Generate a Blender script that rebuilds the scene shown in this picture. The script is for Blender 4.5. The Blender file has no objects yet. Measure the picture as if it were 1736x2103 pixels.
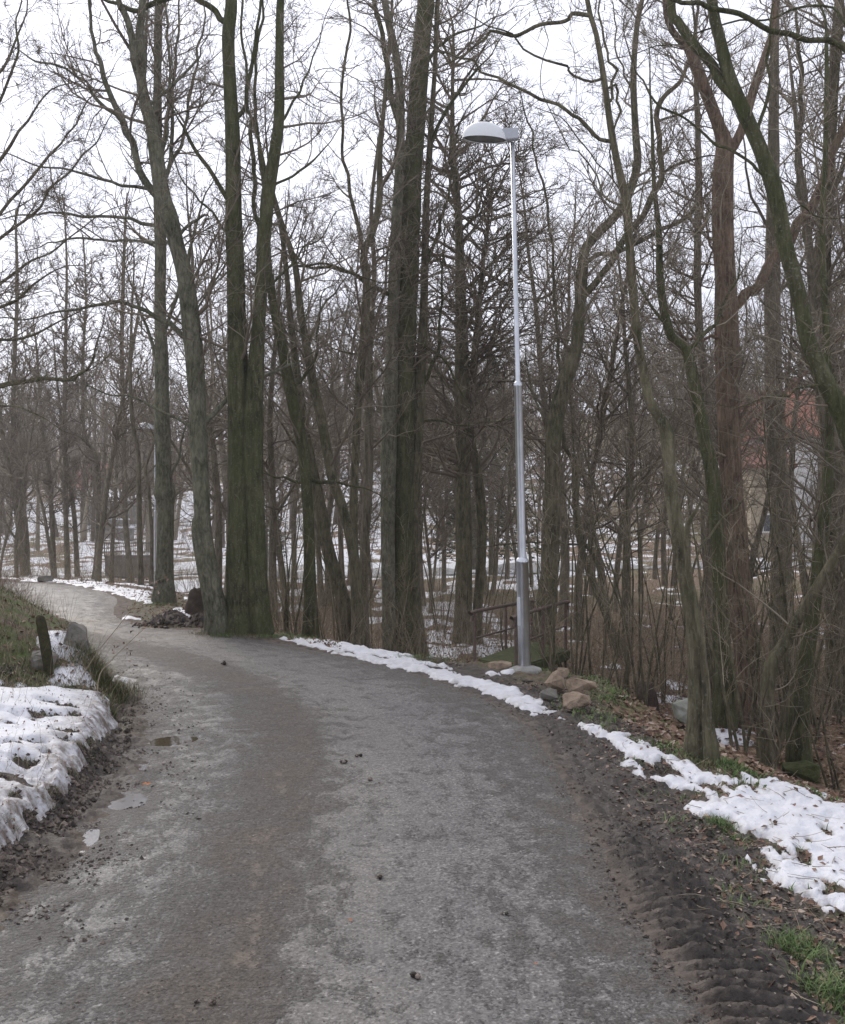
import bpy, bmesh, math, random
import numpy as np
R = math.radians
random.seed(7)
rng = np.random.default_rng(11)
sc = bpy.context.scene

# ------------------------------------------------------------------ camera
F = 2100.0; CX = 868.0; HY = 1065.0; CAMZ = 1.6
cam_d = bpy.data.cameras.new('camera'); cam = bpy.data.objects.new('camera', cam_d)
sc.collection.objects.link(cam); sc.camera = cam
cam.location = (0, 0, CAMZ); cam.rotation_euler = (R(90), 0, 0)
cam_d.sensor_width = 36; cam_d.lens = 36 * F / 2103.0
cam_d.shift_y = (HY - 1051.5) / 2103.0
cam_d.clip_start = 0.05; cam_d.clip_end = 3000

# ------------------------------------------------------------------ world, sun, exposure
SUN_EL, SUN_AZ = R(38), R(-27)       # behind cloud, ahead and to the left
w = bpy.data.worlds.new('World'); sc.world = w; w.use_nodes = True
nt = w.node_tree; nt.nodes.clear()
N = nt.nodes.new; Lk = nt.links.new
out = N('ShaderNodeOutputWorld'); bg = N('ShaderNodeBackground'); bg.inputs[1].default_value = 0.10
sky = N('ShaderNodeTexSky'); sky.sky_type = 'NISHITA'; sky.sun_disc = False
sky.sun_elevation = SUN_EL; sky.sun_rotation = SUN_AZ
tc = N('ShaderNodeTexCoord')
nz = N('ShaderNodeTexNoise'); nz.inputs['Scale'].default_value = 2.2; nz.inputs['Detail'].default_value = 5
mp = N('ShaderNodeMapping'); mp.inputs['Scale'].default_value = (1, 1, 2.5)
Lk(tc.outputs['Generated'], mp.inputs[0]); Lk(mp.outputs[0], nz.inputs[0])
cr = N('ShaderNodeValToRGB'); e = cr.color_ramp.elements
e[0].position = 0.3; e[0].color = (0.60, 0.618, 0.72, 1); e[1].position = 0.7; e[1].color = (0.745, 0.755, 0.84, 1)
Lk(nz.outputs[0], cr.inputs[0])
sd = (math.sin(SUN_AZ) * math.cos(SUN_EL), math.cos(SUN_AZ) * math.cos(SUN_EL), math.sin(SUN_EL))
dp = N('ShaderNodeVectorMath'); dp.operation = 'DOT_PRODUCT'; dp.inputs[1].default_value = sd
Lk(tc.outputs['Generated'], dp.inputs[0])
mr = N('ShaderNodeMapRange'); mr.inputs[1].default_value = 0.6; mr.inputs[2].default_value = 1.0
mr.inputs[3].default_value = 7.7; mr.inputs[4].default_value = 13.0
Lk(dp.outputs['Value'], mr.inputs[0])
ms = N('ShaderNodeVectorMath'); ms.operation = 'SCALE'
Lk(cr.outputs[0], ms.inputs[0]); Lk(mr.outputs[0], ms.inputs['Scale'])
mx = N('ShaderNodeMix'); mx.data_type = 'RGBA'; mx.inputs[0].default_value = 0.93
Lk(sky.outputs[0], mx.inputs[6]); Lk(ms.outputs[0], mx.inputs[7])
Lk(mx.outputs[2], bg.inputs[0]); Lk(bg.outputs[0], out.inputs[0])

sl = bpy.data.lights.new('sun', 'SUN'); sl.energy = 1.7; sl.angle = R(40); sl.color = (1, 0.93, 0.83)
so = bpy.data.objects.new('sun', sl); sc.collection.objects.link(so)
from mathutils import Vector, Matrix
so.rotation_euler = Vector(sd).to_track_quat('Z', 'Y').to_euler()
sc.view_settings.view_transform = 'Standard'; sc.view_settings.look = 'None'
sc.view_settings.exposure = 0.80; sc.view_settings.gamma = 1.0; sc.view_settings.use_curve_mapping = False

# ------------------------------------------------------------------ helpers
def link(name, me, parent=None, loc=(0, 0, 0), rot=(0, 0, 0), **kw):
    o = bpy.data.objects.new(name, me); sc.collection.objects.link(o)
    o.parent = parent; o.location = loc; o.rotation_euler = rot
    for k, v in kw.items(): o[k] = v
    return o
def thing(name, label, cat, loc=(0, 0, 0), rot=(0, 0, 0), group=None):
    o = link(name, None, None, loc, rot, label=label, category=cat)
    if group: o['group'] = group
    return o
def mk(name, V, Fq, mat, smooth=True, attrs=None):
    """V (n,3); Fq (m,k) index array of equal-sided faces, or list of such arrays"""
    me = bpy.data.meshes.new(name)
    V = np.asarray(V, dtype=np.float32)
    if not isinstance(Fq, list): Fq = [Fq]
    Fq = [f for f in Fq if len(f)]
    me.vertices.add(len(V)); me.vertices.foreach_set('co', V.ravel())
    loops = np.concatenate([f.ravel() for f in Fq]).astype(np.int32)
    tot = np.concatenate([np.full(len(f), f.shape[1]) for f in Fq]).astype(np.int32)
    st = np.concatenate([[0], np.cumsum(tot)[:-1]]).astype(np.int32)
    me.loops.add(len(loops)); me.loops.foreach_set('vertex_index', loops)
    me.polygons.add(len(tot)); me.polygons.foreach_set('loop_start', st); me.polygons.foreach_set('loop_total', tot)
    me.polygons.foreach_set('use_smooth', np.full(len(tot), smooth))
    if attrs:
        for k, a in attrs.items():
            at = me.attributes.new(k, 'FLOAT', 'POINT'); at.data.foreach_set('value', np.asarray(a, dtype=np.float32))
    me.materials.append(mat); me.update(calc_edges=True)
    return me
def from_bm(name, bm, mat, smooth=False):
    me = bpy.data.meshes.new(name); bm.to_mesh(me); bm.free(); me.materials.append(mat)
    if smooth: me.polygons.foreach_set('use_smooth', [True] * len(me.polygons))
    return me
def ss(x): x = np.clip(x, 0, 1); return x * x * (3 - 2 * x)
def _h(ix, iy, s):
    n = (ix.astype(np.int64) * 374761393 + iy.astype(np.int64) * 668265263 + s * 2246822519) & 0xffffffff
    n = ((n ^ (n >> 13)) * 1274126177) & 0xffffffff
    return ((n ^ (n >> 16)) & 0xffff) / 65535.0
def vn(x, y, s=0):
    x = np.asarray(x, float); y = np.asarray(y, float)
    ix = np.floor(x); iy = np.floor(y); fx = x - ix; fy = y - iy
    fx = fx * fx * (3 - 2 * fx); fy = fy * fy * (3 - 2 * fy)
    a = _h(ix, iy, s); b = _h(ix + 1, iy, s); c = _h(ix, iy + 1, s); d = _h(ix + 1, iy + 1, s)
    return (a * (1 - fx) + b * fx) * (1 - fy) + (c * (1 - fx) + d * fx) * fy
def fbm(x, y, o=4, s=0):
    r = 0; a = 0.5
    for i in range(o):
        r = r + a * (vn(x, y, s + i * 17) - 0.5) * 2; x = x * 2.03 + 5.1; y = y * 2.03 - 3.7; a *= 0.5
    return r
def spline(pts, step=None, n=None):
    """Catmull-Rom through rows of pts (any dims)"""
    P = np.asarray(pts, float)
    if len(P) == 2:
        m = n or max(2, int(np.linalg.norm(P[1, :3] - P[0, :3]) / step) + 1)
        t = np.linspace(0, 1, m)[:, None]; return P[0] * (1 - t) + P[1] * t
    Q = np.vstack([2 * P[0] - P[1], P, 2 * P[-1] - P[-2]]); res = []
    for i in range(1, len(Q) - 2):
        L = np.linalg.norm(Q[i + 1, :3] - Q[i, :3]); m = max(2, int(round(L / step))) if step else n
        t = np.linspace(0, 1, m, endpoint=False)[:, None]
        a, b, c, d = Q[i - 1], Q[i], Q[i + 1], Q[i + 2]
        res.append(0.5 * (2 * b + (c - a) * t + (2 * a - 5 * b + 4 * c - d) * t ** 2 + (3 * b - a - 3 * c + d) * t ** 3))
    res.append(P[-1:]); return np.vstack(res)

# ------------------------------------------------------------------ terrain
RE = spline([(1.05, -3), (1.05, 1), (1.03, 3), (0.95, 4.3), (0.96, 5.3), (0.965, 6.3), (0.92, 7.7), (0.757, 8.7), (0.296, 10.0),
             (-0.2, 11.0), (-1.03, 12.2), (-1.75, 13.2), (-2.7, 14.3), (-3.9, 15.2), (-4.8, 16.5), (-5.4, 18.2), (-6.0, 20.4),
             (-6.9, 22.4), (-7.9, 24.0), (-9.0, 25.2), (-10.4, 26.0), (-13, 26.9), (-18, 27.6), (-40, 30)], step=0.35)
LE = spline([(-1.8, -3), (-1.8, 1), (-1.84, 3), (-1.864, 4.51), (-1.92, 5.2), (-2.0, 6.16), (-2.21, 7.38), (-2.65, 8.96), (-3.35, 10.6),
             (-4.4, 12.2), (-5.6, 14), (-7.0, 16.3), (-8.2, 18.7), (-9.6, 21), (-11.6, 22.9), (-14, 24), (-20, 25), (-40, 27)], step=0.35)
RES = np.concatenate([[0], np.cumsum(np.linalg.norm(np.diff(RE, axis=0), axis=1))])
def sdist(pl, X, Y, arc=None):
    """signed distance, positive on the right-hand side of the polyline"""
    best = np.full(X.shape, 1e9); sg = np.ones(X.shape); al = np.zeros(X.shape)
    for i in range(len(pl) - 1):
        ax, ay = pl[i]; dx, dy = pl[i + 1] - pl[i]; l2 = dx * dx + dy * dy
        t = np.clip(((X - ax) * dx + (Y - ay) * dy) / l2, 0, 1)
        ex = X - ax - t * dx; ey = Y - ay - t * dy; d = ex * ex + ey * ey
        m = d < best; best = np.where(m, d, best); sg = np.where(m, np.sign(dy * ex - dx * ey), sg)
        if arc is not None: al = np.where(m, arc[i] + t * math.sqrt(l2), al)
    r = np.sqrt(best) * np.where(sg == 0, 1, sg)
    return (r, al) if arc is not None else r
HD = [0, 45, 55, 80, 100, 120, 160, 220, 320, 600, 1500]
HZ = [0, 0, .4, 1.3, 3.3, 6.3, 12, 19, 26, 30, 30]; HZ2 = [0, 0, .5, 3.0, 6.4, 10.4, 17, 25, 31, 33, 33]
STREAM = spline([(0.9, 14.5), (1.4, 12.6), (2.4, 11.0), (3.6, 9.8), (5.5, 9.0), (10, 8.4), (30, 8)], step=.5)
def fields(X, Y):
    X = np.asarray(X, float); Y = np.asarray(Y, float)
    dR, al = sdist(RE, X, Y, RES); dL = -sdist(LE, X, Y)
    return dR, dL, al
def terrain(X, Y, full=False, fine=True):
    X = np.asarray(X, float); Y = np.asarray(Y, float)
    dR, dL, al = fields(X, Y)
    c = np.interp(Y, [3, 5.6, 6.8, 7.6, 8.8, 9.6, 10.5, 11.4, 12, 14, 18, 30], [1.6, 1.45, 1.05, .65, .65, 1.2, 1.6, 1.3, .55, .5, 1.3, 1.5])
    dr = np.maximum(dR, 0); over = np.maximum(0, dR - c)
    zr = -0.03 * np.minimum(dr, c) - 1.0 * (1 - np.exp(-over ** 1.3 / 2.4))
    ds = np.abs(sdist(STREAM, X, Y)); zr = zr - 0.45 * np.exp(-(ds / 0.8) ** 2) * ss(over / 0.5)
    zr = zr + 0.22 * fbm(X * .45, Y * .45, 3, 3) * ss(over / 1.5)
    dl = np.maximum(dL, 0)
    hump = ss((Y - 7.9) / 1.5)
    jl = 0.07 * fbm(X * 2.2, Y * 2.2, 3, 8)
    face = 0.10 * ss((dl + jl) / 0.14) * (1 - hump) + 0.40 * ss((dl + jl * 1.5) / 0.34) * hump
    zl = face + 0.20 * np.minimum(dl, 3) + hump * 0.32 * ss((dl - .2) / 1.0) + 0.10 * ss(dl / .4) * fbm(X * 1.1, Y * 1.1, 3, 5) \
        + 0.03 * ss(dl / .3) * fbm(X * 3.6, Y * 3.6, 3, 6)
    inside = (dR <= 0) & (dL <= 0)
    z = np.where(dR > 0, zr, np.where(dL > 0, zl, 0.0))
    uu_ = ss((X / np.maximum(Y, .1) * F + CX - 480) / 260); z = z + np.where(dR > 0, ss((Y - 20) / 14) * ss(over / 2) * .38 * fbm(X * .20, Y * .20, 3, 13), 0); z = z + (np.interp(Y, HD, HZ) * (1 - uu_) + np.interp(Y, HD, HZ2) * uu_) * np.where(dR > 0, 1, 0) + ss((Y - 48) / 30) * 1.3 * fbm(X * .07, Y * .07, 3, 9)
    if fine:
        # tyre tread pressed into the mud at the right edge; muddy verge beside the asphalt, crumbly
        tr = np.exp(-((dR - .10 - .05 * fbm(Y * 1.3, X, 2, 41)) / .17) ** 4) * ss((Y - 2.4) / .3) * ss((5.4 - Y) / .8)
        ph = (al + 0.35 * (dR - .1)) / 0.088
        mv = ss((dR + .16) / .2) * (1 - ss((dR - 6) / 4)) * ss((30 - Y) / 15) * (1 - .4 * tr)
        z = z + mv * (0.030 * fbm(X * 6, Y * 6, 3, 21) + 0.026 * fbm(X * 19, Y * 19, 3, 22))
        z = z + tr * (0.014 + 0.046 * np.sin(2 * math.pi * ph + .8 * fbm(X * 4, Y * 4, 2, 42)) * (0.45 + 0.8 * vn(X * 5, Y * 5, 43)))
        ml = ss((dL + .34) / .25) * (1 - ss((dL - .12) / .25))
        z = z + ml * (0.040 * fbm(X * 5, Y * 5, 3, 31) + 0.036 * fbm(X * 18, Y * 18, 3, 32))
    if full: return z, dR, dL, al, over, inside
    return z
def hit(px, py):
    D = np.concatenate([np.linspace(2.2, 30, 1400), np.linspace(30, 260, 1400)])
    X = (px - CX) / F * D; Z = CAMZ + (HY - py) / F * D
    T = terrain(X, D, fine=False); b = np.nonzero(Z < T)[0]
    i = b[0] if len(b) else len(D) - 1
    return Vector((X[i], D[i], T[i]))
def gz(x, y): return float(terrain(np.array([x]), np.array([y]), fine=False)[0])
def P(x, y, D): return ((x - CX) / F * D, D, CAMZ + (HY - y) / F * D)

# perspective-graded grid
def rows():
    r = [0.5]
    while r[-1] < 330:
        D = r[-1]; k = .05 if D < 2.4 else (.0046 if D < 8 else (.0060 if D < 15 else (.012 if D < 40 else .03))); r.append(D * (1 + k))
    return np.array(r)
YS = rows()
TX = np.concatenate([-np.geomspace(1.8, .46, 20)[:-1], np.arange(-.46, .4601, .0027), np.geomspace(.46, 1.8, 20)[1:]])
GX = (TX[None, :] * YS[:, None]); GY = np.repeat(YS[:, None], len(TX), 1)
GZ, DR, DL, AL, OV, INS = terrain(GX, GY, full=True)
nr, ncl = GX.shape
ii = (np.arange(nr - 1)[:, None] * ncl + np.arange(ncl - 1)[None, :])
QUAD = np.stack([ii, ii + 1, ii + 1 + ncl, ii + ncl], -1)
def sheet(name, Z, keep, mat, attrs, **kw):
    kf = keep[:-1, :-1] | keep[1:, 1:] | keep[1:, :-1] | keep[:-1, 1:]
    q = QUAD[kf]; u, inv = np.unique(q.ravel(), return_inverse=True)
    V = np.stack([GX.ravel()[u], GY.ravel()[u], Z.ravel()[u]], -1)
    me = mk(name, V, inv.reshape(-1, 4), mat, True, {k: a.ravel()[u] for k, a in attrs.items()})
    return link(name, me, **kw)

# ------------------------------------------------------------------ materials
def mat_new(name):
    m = bpy.data.materials.new(name); m.use_nodes = True; t = m.node_tree
    return m, t, t.nodes['Principled BSDF']
class NB:
    def __init__(s, t): s.t = t; s.tc = t.nodes.new('ShaderNodeTexCoord')
    def n(s, ty): return s.t.nodes.new(ty)
    def l(s, a, b): s.t.links.new(a, b)
    def mapv(s, scale=(1, 1, 1), src=None):
        m = s.n('ShaderNodeMapping'); m.inputs['Scale'].default_value = scale
        s.l(src or s.tc.outputs['Object'], m.inputs[0]); return m.outputs[0]
    def noise(s, sc_, det=5, rough=.55, v=None, dist=0):
        m = s.n('ShaderNodeTexNoise'); m.inputs['Scale'].default_value = sc_; m.inputs['Detail'].default_value = det
        m.inputs['Roughness'].default_value = rough; m.inputs['Distortion'].default_value = dist
        s.l(v or s.tc.outputs['Object'], m.inputs['Vector']); return m.outputs[0]
    def vor(s, sc_, v=None, f='F1', o='Distance'):
        m = s.n('ShaderNodeTexVoronoi'); m.inputs['Scale'].default_value = sc_; m.feature = f
        s.l(v or s.tc.outputs['Object'], m.inputs['Vector']); return m.outputs[o]
    def ramp(s, f, stops):
        m = s.n('ShaderNodeValToRGB'); e = m.color_ramp.elements
        while len(e) < len(stops): e.new(.5)
        for i, (p, c) in enumerate(stops):
            e[i].position = p; e[i].color = (c, c, c, 1) if isinstance(c, (int, float)) else (*c, 1)
        s.l(f, m.inputs[0]); return m.outputs[0]
    def mix(s, f, a, b, mode='MIX'):
        m = s.n('ShaderNodeMix'); m.data_type = 'RGBA'; m.blend_type = mode
        for i, v in ((0, f), (6, a), (7, b)):
            if isinstance(v, (int, float)): m.inputs[i].default_value = v
            elif isinstance(v, tuple): m.inputs[i].default_value = (*v, 1)
            else: s.l(v, m.inputs[i])
        return m.outputs[2]
    def math(s, op, a, b=0.0, clamp=False):
        m = s.n('ShaderNodeMath'); m.operation = op; m.use_clamp = clamp
        for i, v in ((0, a), (1, b)):
            if isinstance(v, (int, float)): m.inputs[i].default_value = v
            else: s.l(v, m.inputs[i])
        return m.outputs[0]
    def attr(s, nm):
        m = s.n('ShaderNodeAttribute'); m.attribute_name = nm; return m.outputs['Fac']
    def bump(s, h, st, dist, bs, prev=None):
        m = s.n('ShaderNodeBump'); m.inputs['Strength'].default_value = st; m.inputs['Distance'].default_value = dist
        s.l(h, m.inputs['Height'])
        if prev: s.l(prev, m.inputs['Normal'])
        if bs is not None: s.l(m.outputs[0], bs.inputs['Normal'])
        return m.outputs[0]
    def island(s): return s.n('ShaderNodeNewGeometry').outputs['Random Per Island']

def m_simple(name, c1, c2, rough=.8, scale=6, bump=.3, bd=.01, metal=0, spec=.3):
    m, t, b = mat_new(name); n = NB(t)
    f = n.noise(scale, 6, .6); n.l(n.ramp(f, [(.3, c1), (.7, c2)]), b.inputs['Base Color'])
    b.inputs['Roughness'].default_value = rough; b.inputs['Metallic'].default_value = metal
    b.inputs['Specular IOR Level'].default_value = spec
    if bump: n.bump(n.noise(scale * 5, 6, .65), bump, bd, b)
    return m
def m_bark(name, dark, light, moss=.5, mosscol=(.060, .072, .028), ridge=26, stretch=.16):
    m, t, b = mat_new(name); n = NB(t)
    v = n.mapv((1, 1, stretch)); f = n.noise(ridge, 6, .65, v, .6)
    g = n.noise(3.0, 4, .6)
    col = n.ramp(n.math('ADD', n.math('MULTIPLY', f, .75), n.math('MULTIPLY', n.noise(ridge * 3.2, 4, .7, v), .25)), [(.40, dark), (.50, tuple((p + q) / 2 * .9 for p, q in zip(dark, light))), (.60, light)])
    col = n.mix(n.ramp(g, [(.35, 0.0), (.75, .5)]), col, tuple(x * 1.45 for x in light))
    mo = n.noise(2.1, 6, .7)
    # lichen specks, pale
    sp = n.ramp(n.noise(46, 3, .5), [(.60, 0.0), (.68, .5)])
    col = n.mix(sp, col, (.25, .26, .20))
    fac = n.ramp(mo, [(.62 - .35 * moss, 0.0), (.85 - .3 * moss, min(1, .45 + moss * .5))])
    fac = n.math('MULTIPLY', fac, n.ramp(n.noise(35, 4, .6, v), [(.3, .35), (.6, 1.0)]))
    col = n.mix(fac, col, mosscol)
    n.l(col, b.inputs['Base Color']); b.inputs['Roughness'].default_value = .9; b.inputs['Specular IOR Level'].default_value = .2
    n.bump(f, 1.0, .06, b, n.bump(n.noise(60, 5, .7, v), .9, .015, None))
    return m
MB = dict(
 green=m_bark('bark_mossy_green', (.027, .026, .014), (.128, .122, .068), .66, (.060, .076, .025), ridge=17, stretch=.22),
 grey=m_bark('bark_grey', (.048, .046, .032), (.225, .218, .155), .42, ridge=20, stretch=.3),
 brown=m_bark('bark_brown', (.038, .033, .020), (.195, .172, .112), .5, ridge=19, stretch=.22),
 red=m_bark('bark_flaky_red', (.040, .027, .018), (.25, .175, .125), .3, ridge=30, stretch=.12),
 far=m_bark('bark_far', (.065, .055, .038), (.235, .20, .145), .4))
mt, t, b = mat_new('twig_bark'); n = NB(t)
n.l(n.ramp(n.island(), [(0, (.085, .068, .048)), (.6, (.18, .145, .105)), (1, (.29, .25, .18))]), b.inputs['Base Color'])
b.inputs['Roughness'].default_value = .8; M_TWIG = mt
mt, t, b = mat_new('thicket_twig'); n = NB(t)
n.l(n.ramp(n.island(), [(0, (.115, .086, .054)), (.5, (.235, .185, .122)), (1, (.37, .325, .235))]), b.inputs['Base Color'])
b.inputs['Roughness'].default_value = .8; M_THICK = mt

# ground
def m_ground():
    m, t, b = mat_new('forest_ground'); n = NB(t)
    big = n.noise(1.1, 5, .6); mid = n.noise(9, 5, .65); fin = n.noise(42, 4, .6)
    soil = n.ramp(mid, [(.3, (.035, .027, .022)), (.5, (.105, .082, .066)), (.7, (.19, .155, .125))])
    lit = n.ramp(n.vor(22, None, 'F1', 'Color'), [(.15, (.085, .055, .032)), (.45, (.20, .13, .078)), (.8, (.32, .23, .15))])
    lit = n.mix(n.ramp(fin, [(.35, .8), (.6, 0.0)]), lit, (.04, .03, .023))
    col = n.mix(n.attr('leafy'), soil, lit)
    gr = n.math('MULTIPLY', n.attr('grassy'), n.ramp(n.noise(6, 5, .65), [(.38, 0.0), (.6, 1.0)]))
    col = n.mix(gr, col, n.mix(fin, (.045, .075, .018), (.13, .17, .055)))
    mud = n.ramp(n.math('ADD', n.math('MULTIPLY', fin, .5), n.math('MULTIPLY', mid, .5)), [(.36, (.022, .019, .017)), (.54, (.060, .050, .043)), (.70, (.115, .098, .084))])
    col = n.mix(n.attr('muddy'), col, mud)
    tan = n.ramp(mid, [(.3, (.07, .048, .028)), (.7, (.17, .125, .08))])
    col = n.mix(n.attr('clayey'), col, tan)
    sn = n.math('ADD', n.attr('snowy'), n.math('MULTIPLY', n.math('SUBTRACT', n.noise(.55, 8, .68, n.mapv((1.1, .8, 1))), .5), 2.2))
    snf = n.ramp(sn, [(.47, 0.0), (.53, 1.0)])
    col = n.mix(snf, col, (.64, .65, .68))
    n.l(col, b.inputs['Base Color']); b.inputs['Specular IOR Level'].default_value = .25
    rg = n.math('SUBTRACT', .9, n.math('MULTIPLY', n.attr('muddy'), .35)); n.l(rg, b.inputs['Roughness'])
    n.bump(mid, .6, .03, b, n.bump(fin, .7, .012, None)); return m
M_GROUND = m_ground()
def m_road():
    m, t, b = mat_new('worn_asphalt'); n = NB(t)
    ac = n.attr('across'); al = n.attr('along')
    cx = n.n('ShaderNodeCombineXYZ'); n.l(n.math('MULTIPLY', ac, 2.9), cx.inputs[0]); n.l(n.math('MULTIPLY', al, .55), cx.inputs[1]); rv = cx.outputs[0]
    agg = n.vor(95, None, 'F1', 'Color'); fin = n.noise(70, 5, .75)
    mid = n.noise(14, 6, .7); big = n.noise(1.3, 5, .6)
    base = n.ramp(agg, [(.1, (.085, .081, .078)), (.45, (.155, .149, .143)), (.8, (.21, .202, .194)), (1.0, (.36, .35, .33))])
    base = n.mix(n.ramp(n.noise(75, 3, .6), [(.38, .55), (.52, 0.0)]), base, (.085, .081, .078))
    wob = n.math('ADD', ac, n.math('MULTIPLY', n.math('SUBTRACT', n.noise(2.6, 7, .66, rv), .5), .26))
    pale = n.ramp(wob, [(.0, .45), (.12, .15), (.30, .05), (.42, .50), (.54, .45), (.62, .26), (.8, .22), (1., .25)])
    pale = n.math('MULTIPLY', pale, n.ramp(n.noise(30, 4, .6), [(.3, .7), (.6, 1.1)]))
    base = n.mix(pale, base, n.ramp(fin, [(.3, (.165, .150, .136)), (.7, (.255, .235, .214))]))
    strip = n.ramp(wob, [(.0, 1.0), (.08, .62), (.20, .30), (.40, .18), (.50, .36), (.57, .82), (.66, .72), (.75, .40), (.86, .46), (.97, .85)])
    nm = n.noise(7.0, 10, .70, rv, .1); nf = n.noise(55, 4, .6)
    mudf = n.math('ADD', strip, n.math('ADD', n.math('MULTIPLY', n.math('SUBTRACT', nm, .5), 2.3), n.math('MULTIPLY', n.math('SUBTRACT', nf, .5), 1.1)))
    mudf = n.ramp(mudf, [(.35, 0.0), (1.15, .88)])
    mudc = n.mix(n.noise(3.0, 4, .6), (.070, .055, .043), (.150, .120, .094))
    base = n.mix(mudf, base, mudc)
    # brown silt washed over the bend further on
    silt = n.math('MULTIPLY', n.attr('silt'), n.ramp(n.noise(1.6, 5, .6), [(.35, 0.0), (.65, .8)]))
    base = n.mix(silt, base, (.155, .115, .075))
    base = n.mix(n.ramp(n.noise(.9, 4, .6), [(.4, .0), (.75, .35)]), base, (.075, .073, .073))
    # pale grit specks
    base = n.mix(n.ramp(n.vor(120, None, 'F1', 'Color'), [(.93, 0.0), (.95, .6)]), base, (.46, .44, .41))
    base = n.mix(1.0, base, n.ramp(n.vor(48, None, 'F1', 'Color'), [(.1, .82), (.9, 1.12)]), 'MULTIPLY')
    base = n.mix(1.0, base, n.ramp(n.vor(115, None, 'F1', 'Color'), [(.05, .50), (.4, .95), (.8, 1.12), (1.0, 1.7)]), 'MULTIPLY')
    base = n.mix(1.0, base, n.ramp(n.noise(26, 5, .75), [(.36, .80), (.52, 1.0), (.7, 1.06)]), 'MULTIPLY')
    n.l(base, b.inputs['Base Color'])
    wet = n.math('MULTIPLY', n.attr('wet'), n.ramp(n.noise(3.2, 6, .65, rv), [(.36, 0.0), (.58, 1.0)]))
    n.l(n.math('SUBTRACT', .74, n.math('MULTIPLY', wet, .38)), b.inputs['Roughness'])
    b.inputs['Specular IOR Level'].default_value = .45
    h = n.math('ADD', fin, n.math('MULTIPLY', mudf, .8))
    n.bump(h, .6, .007, b, n.bump(n.math('ADD', mid, n.math('MULTIPLY', mudf, 1.2)), .7, .022, None)); return m
M_ROAD = m_road()
mt, t, b = mat_new('old_snow'); n = NB(t)
d = n.ramp(n.noise(3.5, 8, .75), [(.50, 0.0), (.72, .45)])
d2 = n.ramp(n.noise(60, 3, .6), [(.66, 0.0), (.73, .6)])
col = n.mix(d, (.655, .665, .70), (.40, .365, .325)); col = n.mix(d2, col, (.2, .16, .12))
col = n.mix(n.math('MULTIPLY', n.attr('dirty'), n.ramp(n.noise(11, 6, .7), [(.38, .15), (.6, 1.0)])), col, (.15, .12, .095))
n.l(col, b.inputs['Base Color']); b.inputs['Roughness'].default_value = .6
b.inputs['Subsurface Weight'].default_value = .0
n.bump(n.noise(13, 6, .6), .6, .03, b, n.bump(n.noise(90, 3, .6), .35, .006, None)); M_SNOW = mt

def m_leaf(name, stops, rough=.75):
    m, t, b = mat_new(name); n = NB(t); n.l(n.ramp(n.island(), stops), b.inputs['Base Color'])
    b.inputs['Roughness'].default_value = rough; b.inputs['Specular IOR Level'].default_value = .3; return m
M_LEAF = m_leaf('dead_leaf', [(0, (.060, .038, .026)), (.35, (.15, .088, .058)), (.7, (.24, .15, .105)), (.9, (.32, .235, .18)), (1, (.40, .33, .27))])
M_BLADE = m_leaf('grass_blade', [(0, (.040, .068, .018)), (.30, (.085, .115, .038)), (.50, (.15, .14, .07)), (.75, (.20, .165, .10)), (1, (.33, .28, .18))])
M_FRESH = m_leaf('fresh_grass', [(0, (.050, .095, .022)), (.6, (.105, .165, .050)), (1, (.20, .23, .11))])
M_CRUMB = m_leaf('mud_crumb', [(0, (.030, .024, .020)), (.6, (.095, .075, .062)), (1, (.20, .165, .135))])
M_GALV = m_simple('galvanised_steel', (.50, .52, .55), (.66, .68, .71), .30, 5, .10, .002, metal=1.0, spec=.5)
M_HOOD = m_simple('white_lamp_hood', (.66, .68, .68), (.74, .75, .75), .3, 2, 0, spec=.5)
M_HOUSING = m_simple('grey_lamp_housing', (.40, .42, .45), (.45, .47, .50), .4, 3, 0, spec=.5)
M_CONC = m_simple('concrete', (.20, .195, .18), (.38, .37, .34), .85, 9, .4, .01)
M_STONE = m_simple('sandstone', (.17, .125, .09), (.40, .31, .225), .85, 9, .7, .03)
M_GREYROCK = m_simple('grey_rock', (.13, .12, .105), (.27, .25, .215), .9, 5, .7, .03)
M_PALEROCK = m_simple('lichen_rock', (.12, .125, .095), (.34, .345, .30), .9, 6, .5, .02)
M_RUST = m_simple('rusty_pipe', (.085, .062, .052), (.17, .125, .10), .85, 30, .4, .003)
M_MOSSY = m_simple('mossy_slab', (.035, .045, .016), (.10, .11, .045), .95, 10, .6, .02)
M_ROT = m_simple('rotten_wood', (.035, .028, .022), (.115, .085, .064), .9, 9, .8, .04)
M_SOIL = m_simple('dark_soil', (.030, .024, .019), (.13, .105, .08), .95, 18, 1.0, .05)
M_MOSSPOST = m_simple('mossy_wood', (.022, .018, .012), (.075, .070, .026), .95, 24, .8, .03)
M_LENS = m_simple('lamp_glass', (.10, .10, .10), (.16, .16, .15), .15, 3, 0, spec=.6)

hz, t, b = mat_new('haze'); t.nodes.remove(b); pv = t.nodes.new('ShaderNodeVolumePrincipled'); pv.inputs['Density'].default_value = .0011
pv.inputs['Color'].default_value = (.90, .90, .93, 1); pv.inputs['Anisotropy'].default_value = .2
t.links.new(pv.outputs[0], t.nodes['Material Output'].inputs['Volume'])
hv = [(x, y, z) for z in (-5, 52) for y in (-25, 345) for x in (-640, 640)]
link('haze', mk('haze', hv, np.array([[0, 2, 3, 1], [4, 5, 7, 6], [0, 1, 5, 4], [1, 3, 7, 5], [3, 2, 6, 7], [2, 0, 4, 6]]), hz, False), kind='stuff', label='thin pale winter haze filling the valley', category='haze')
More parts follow.
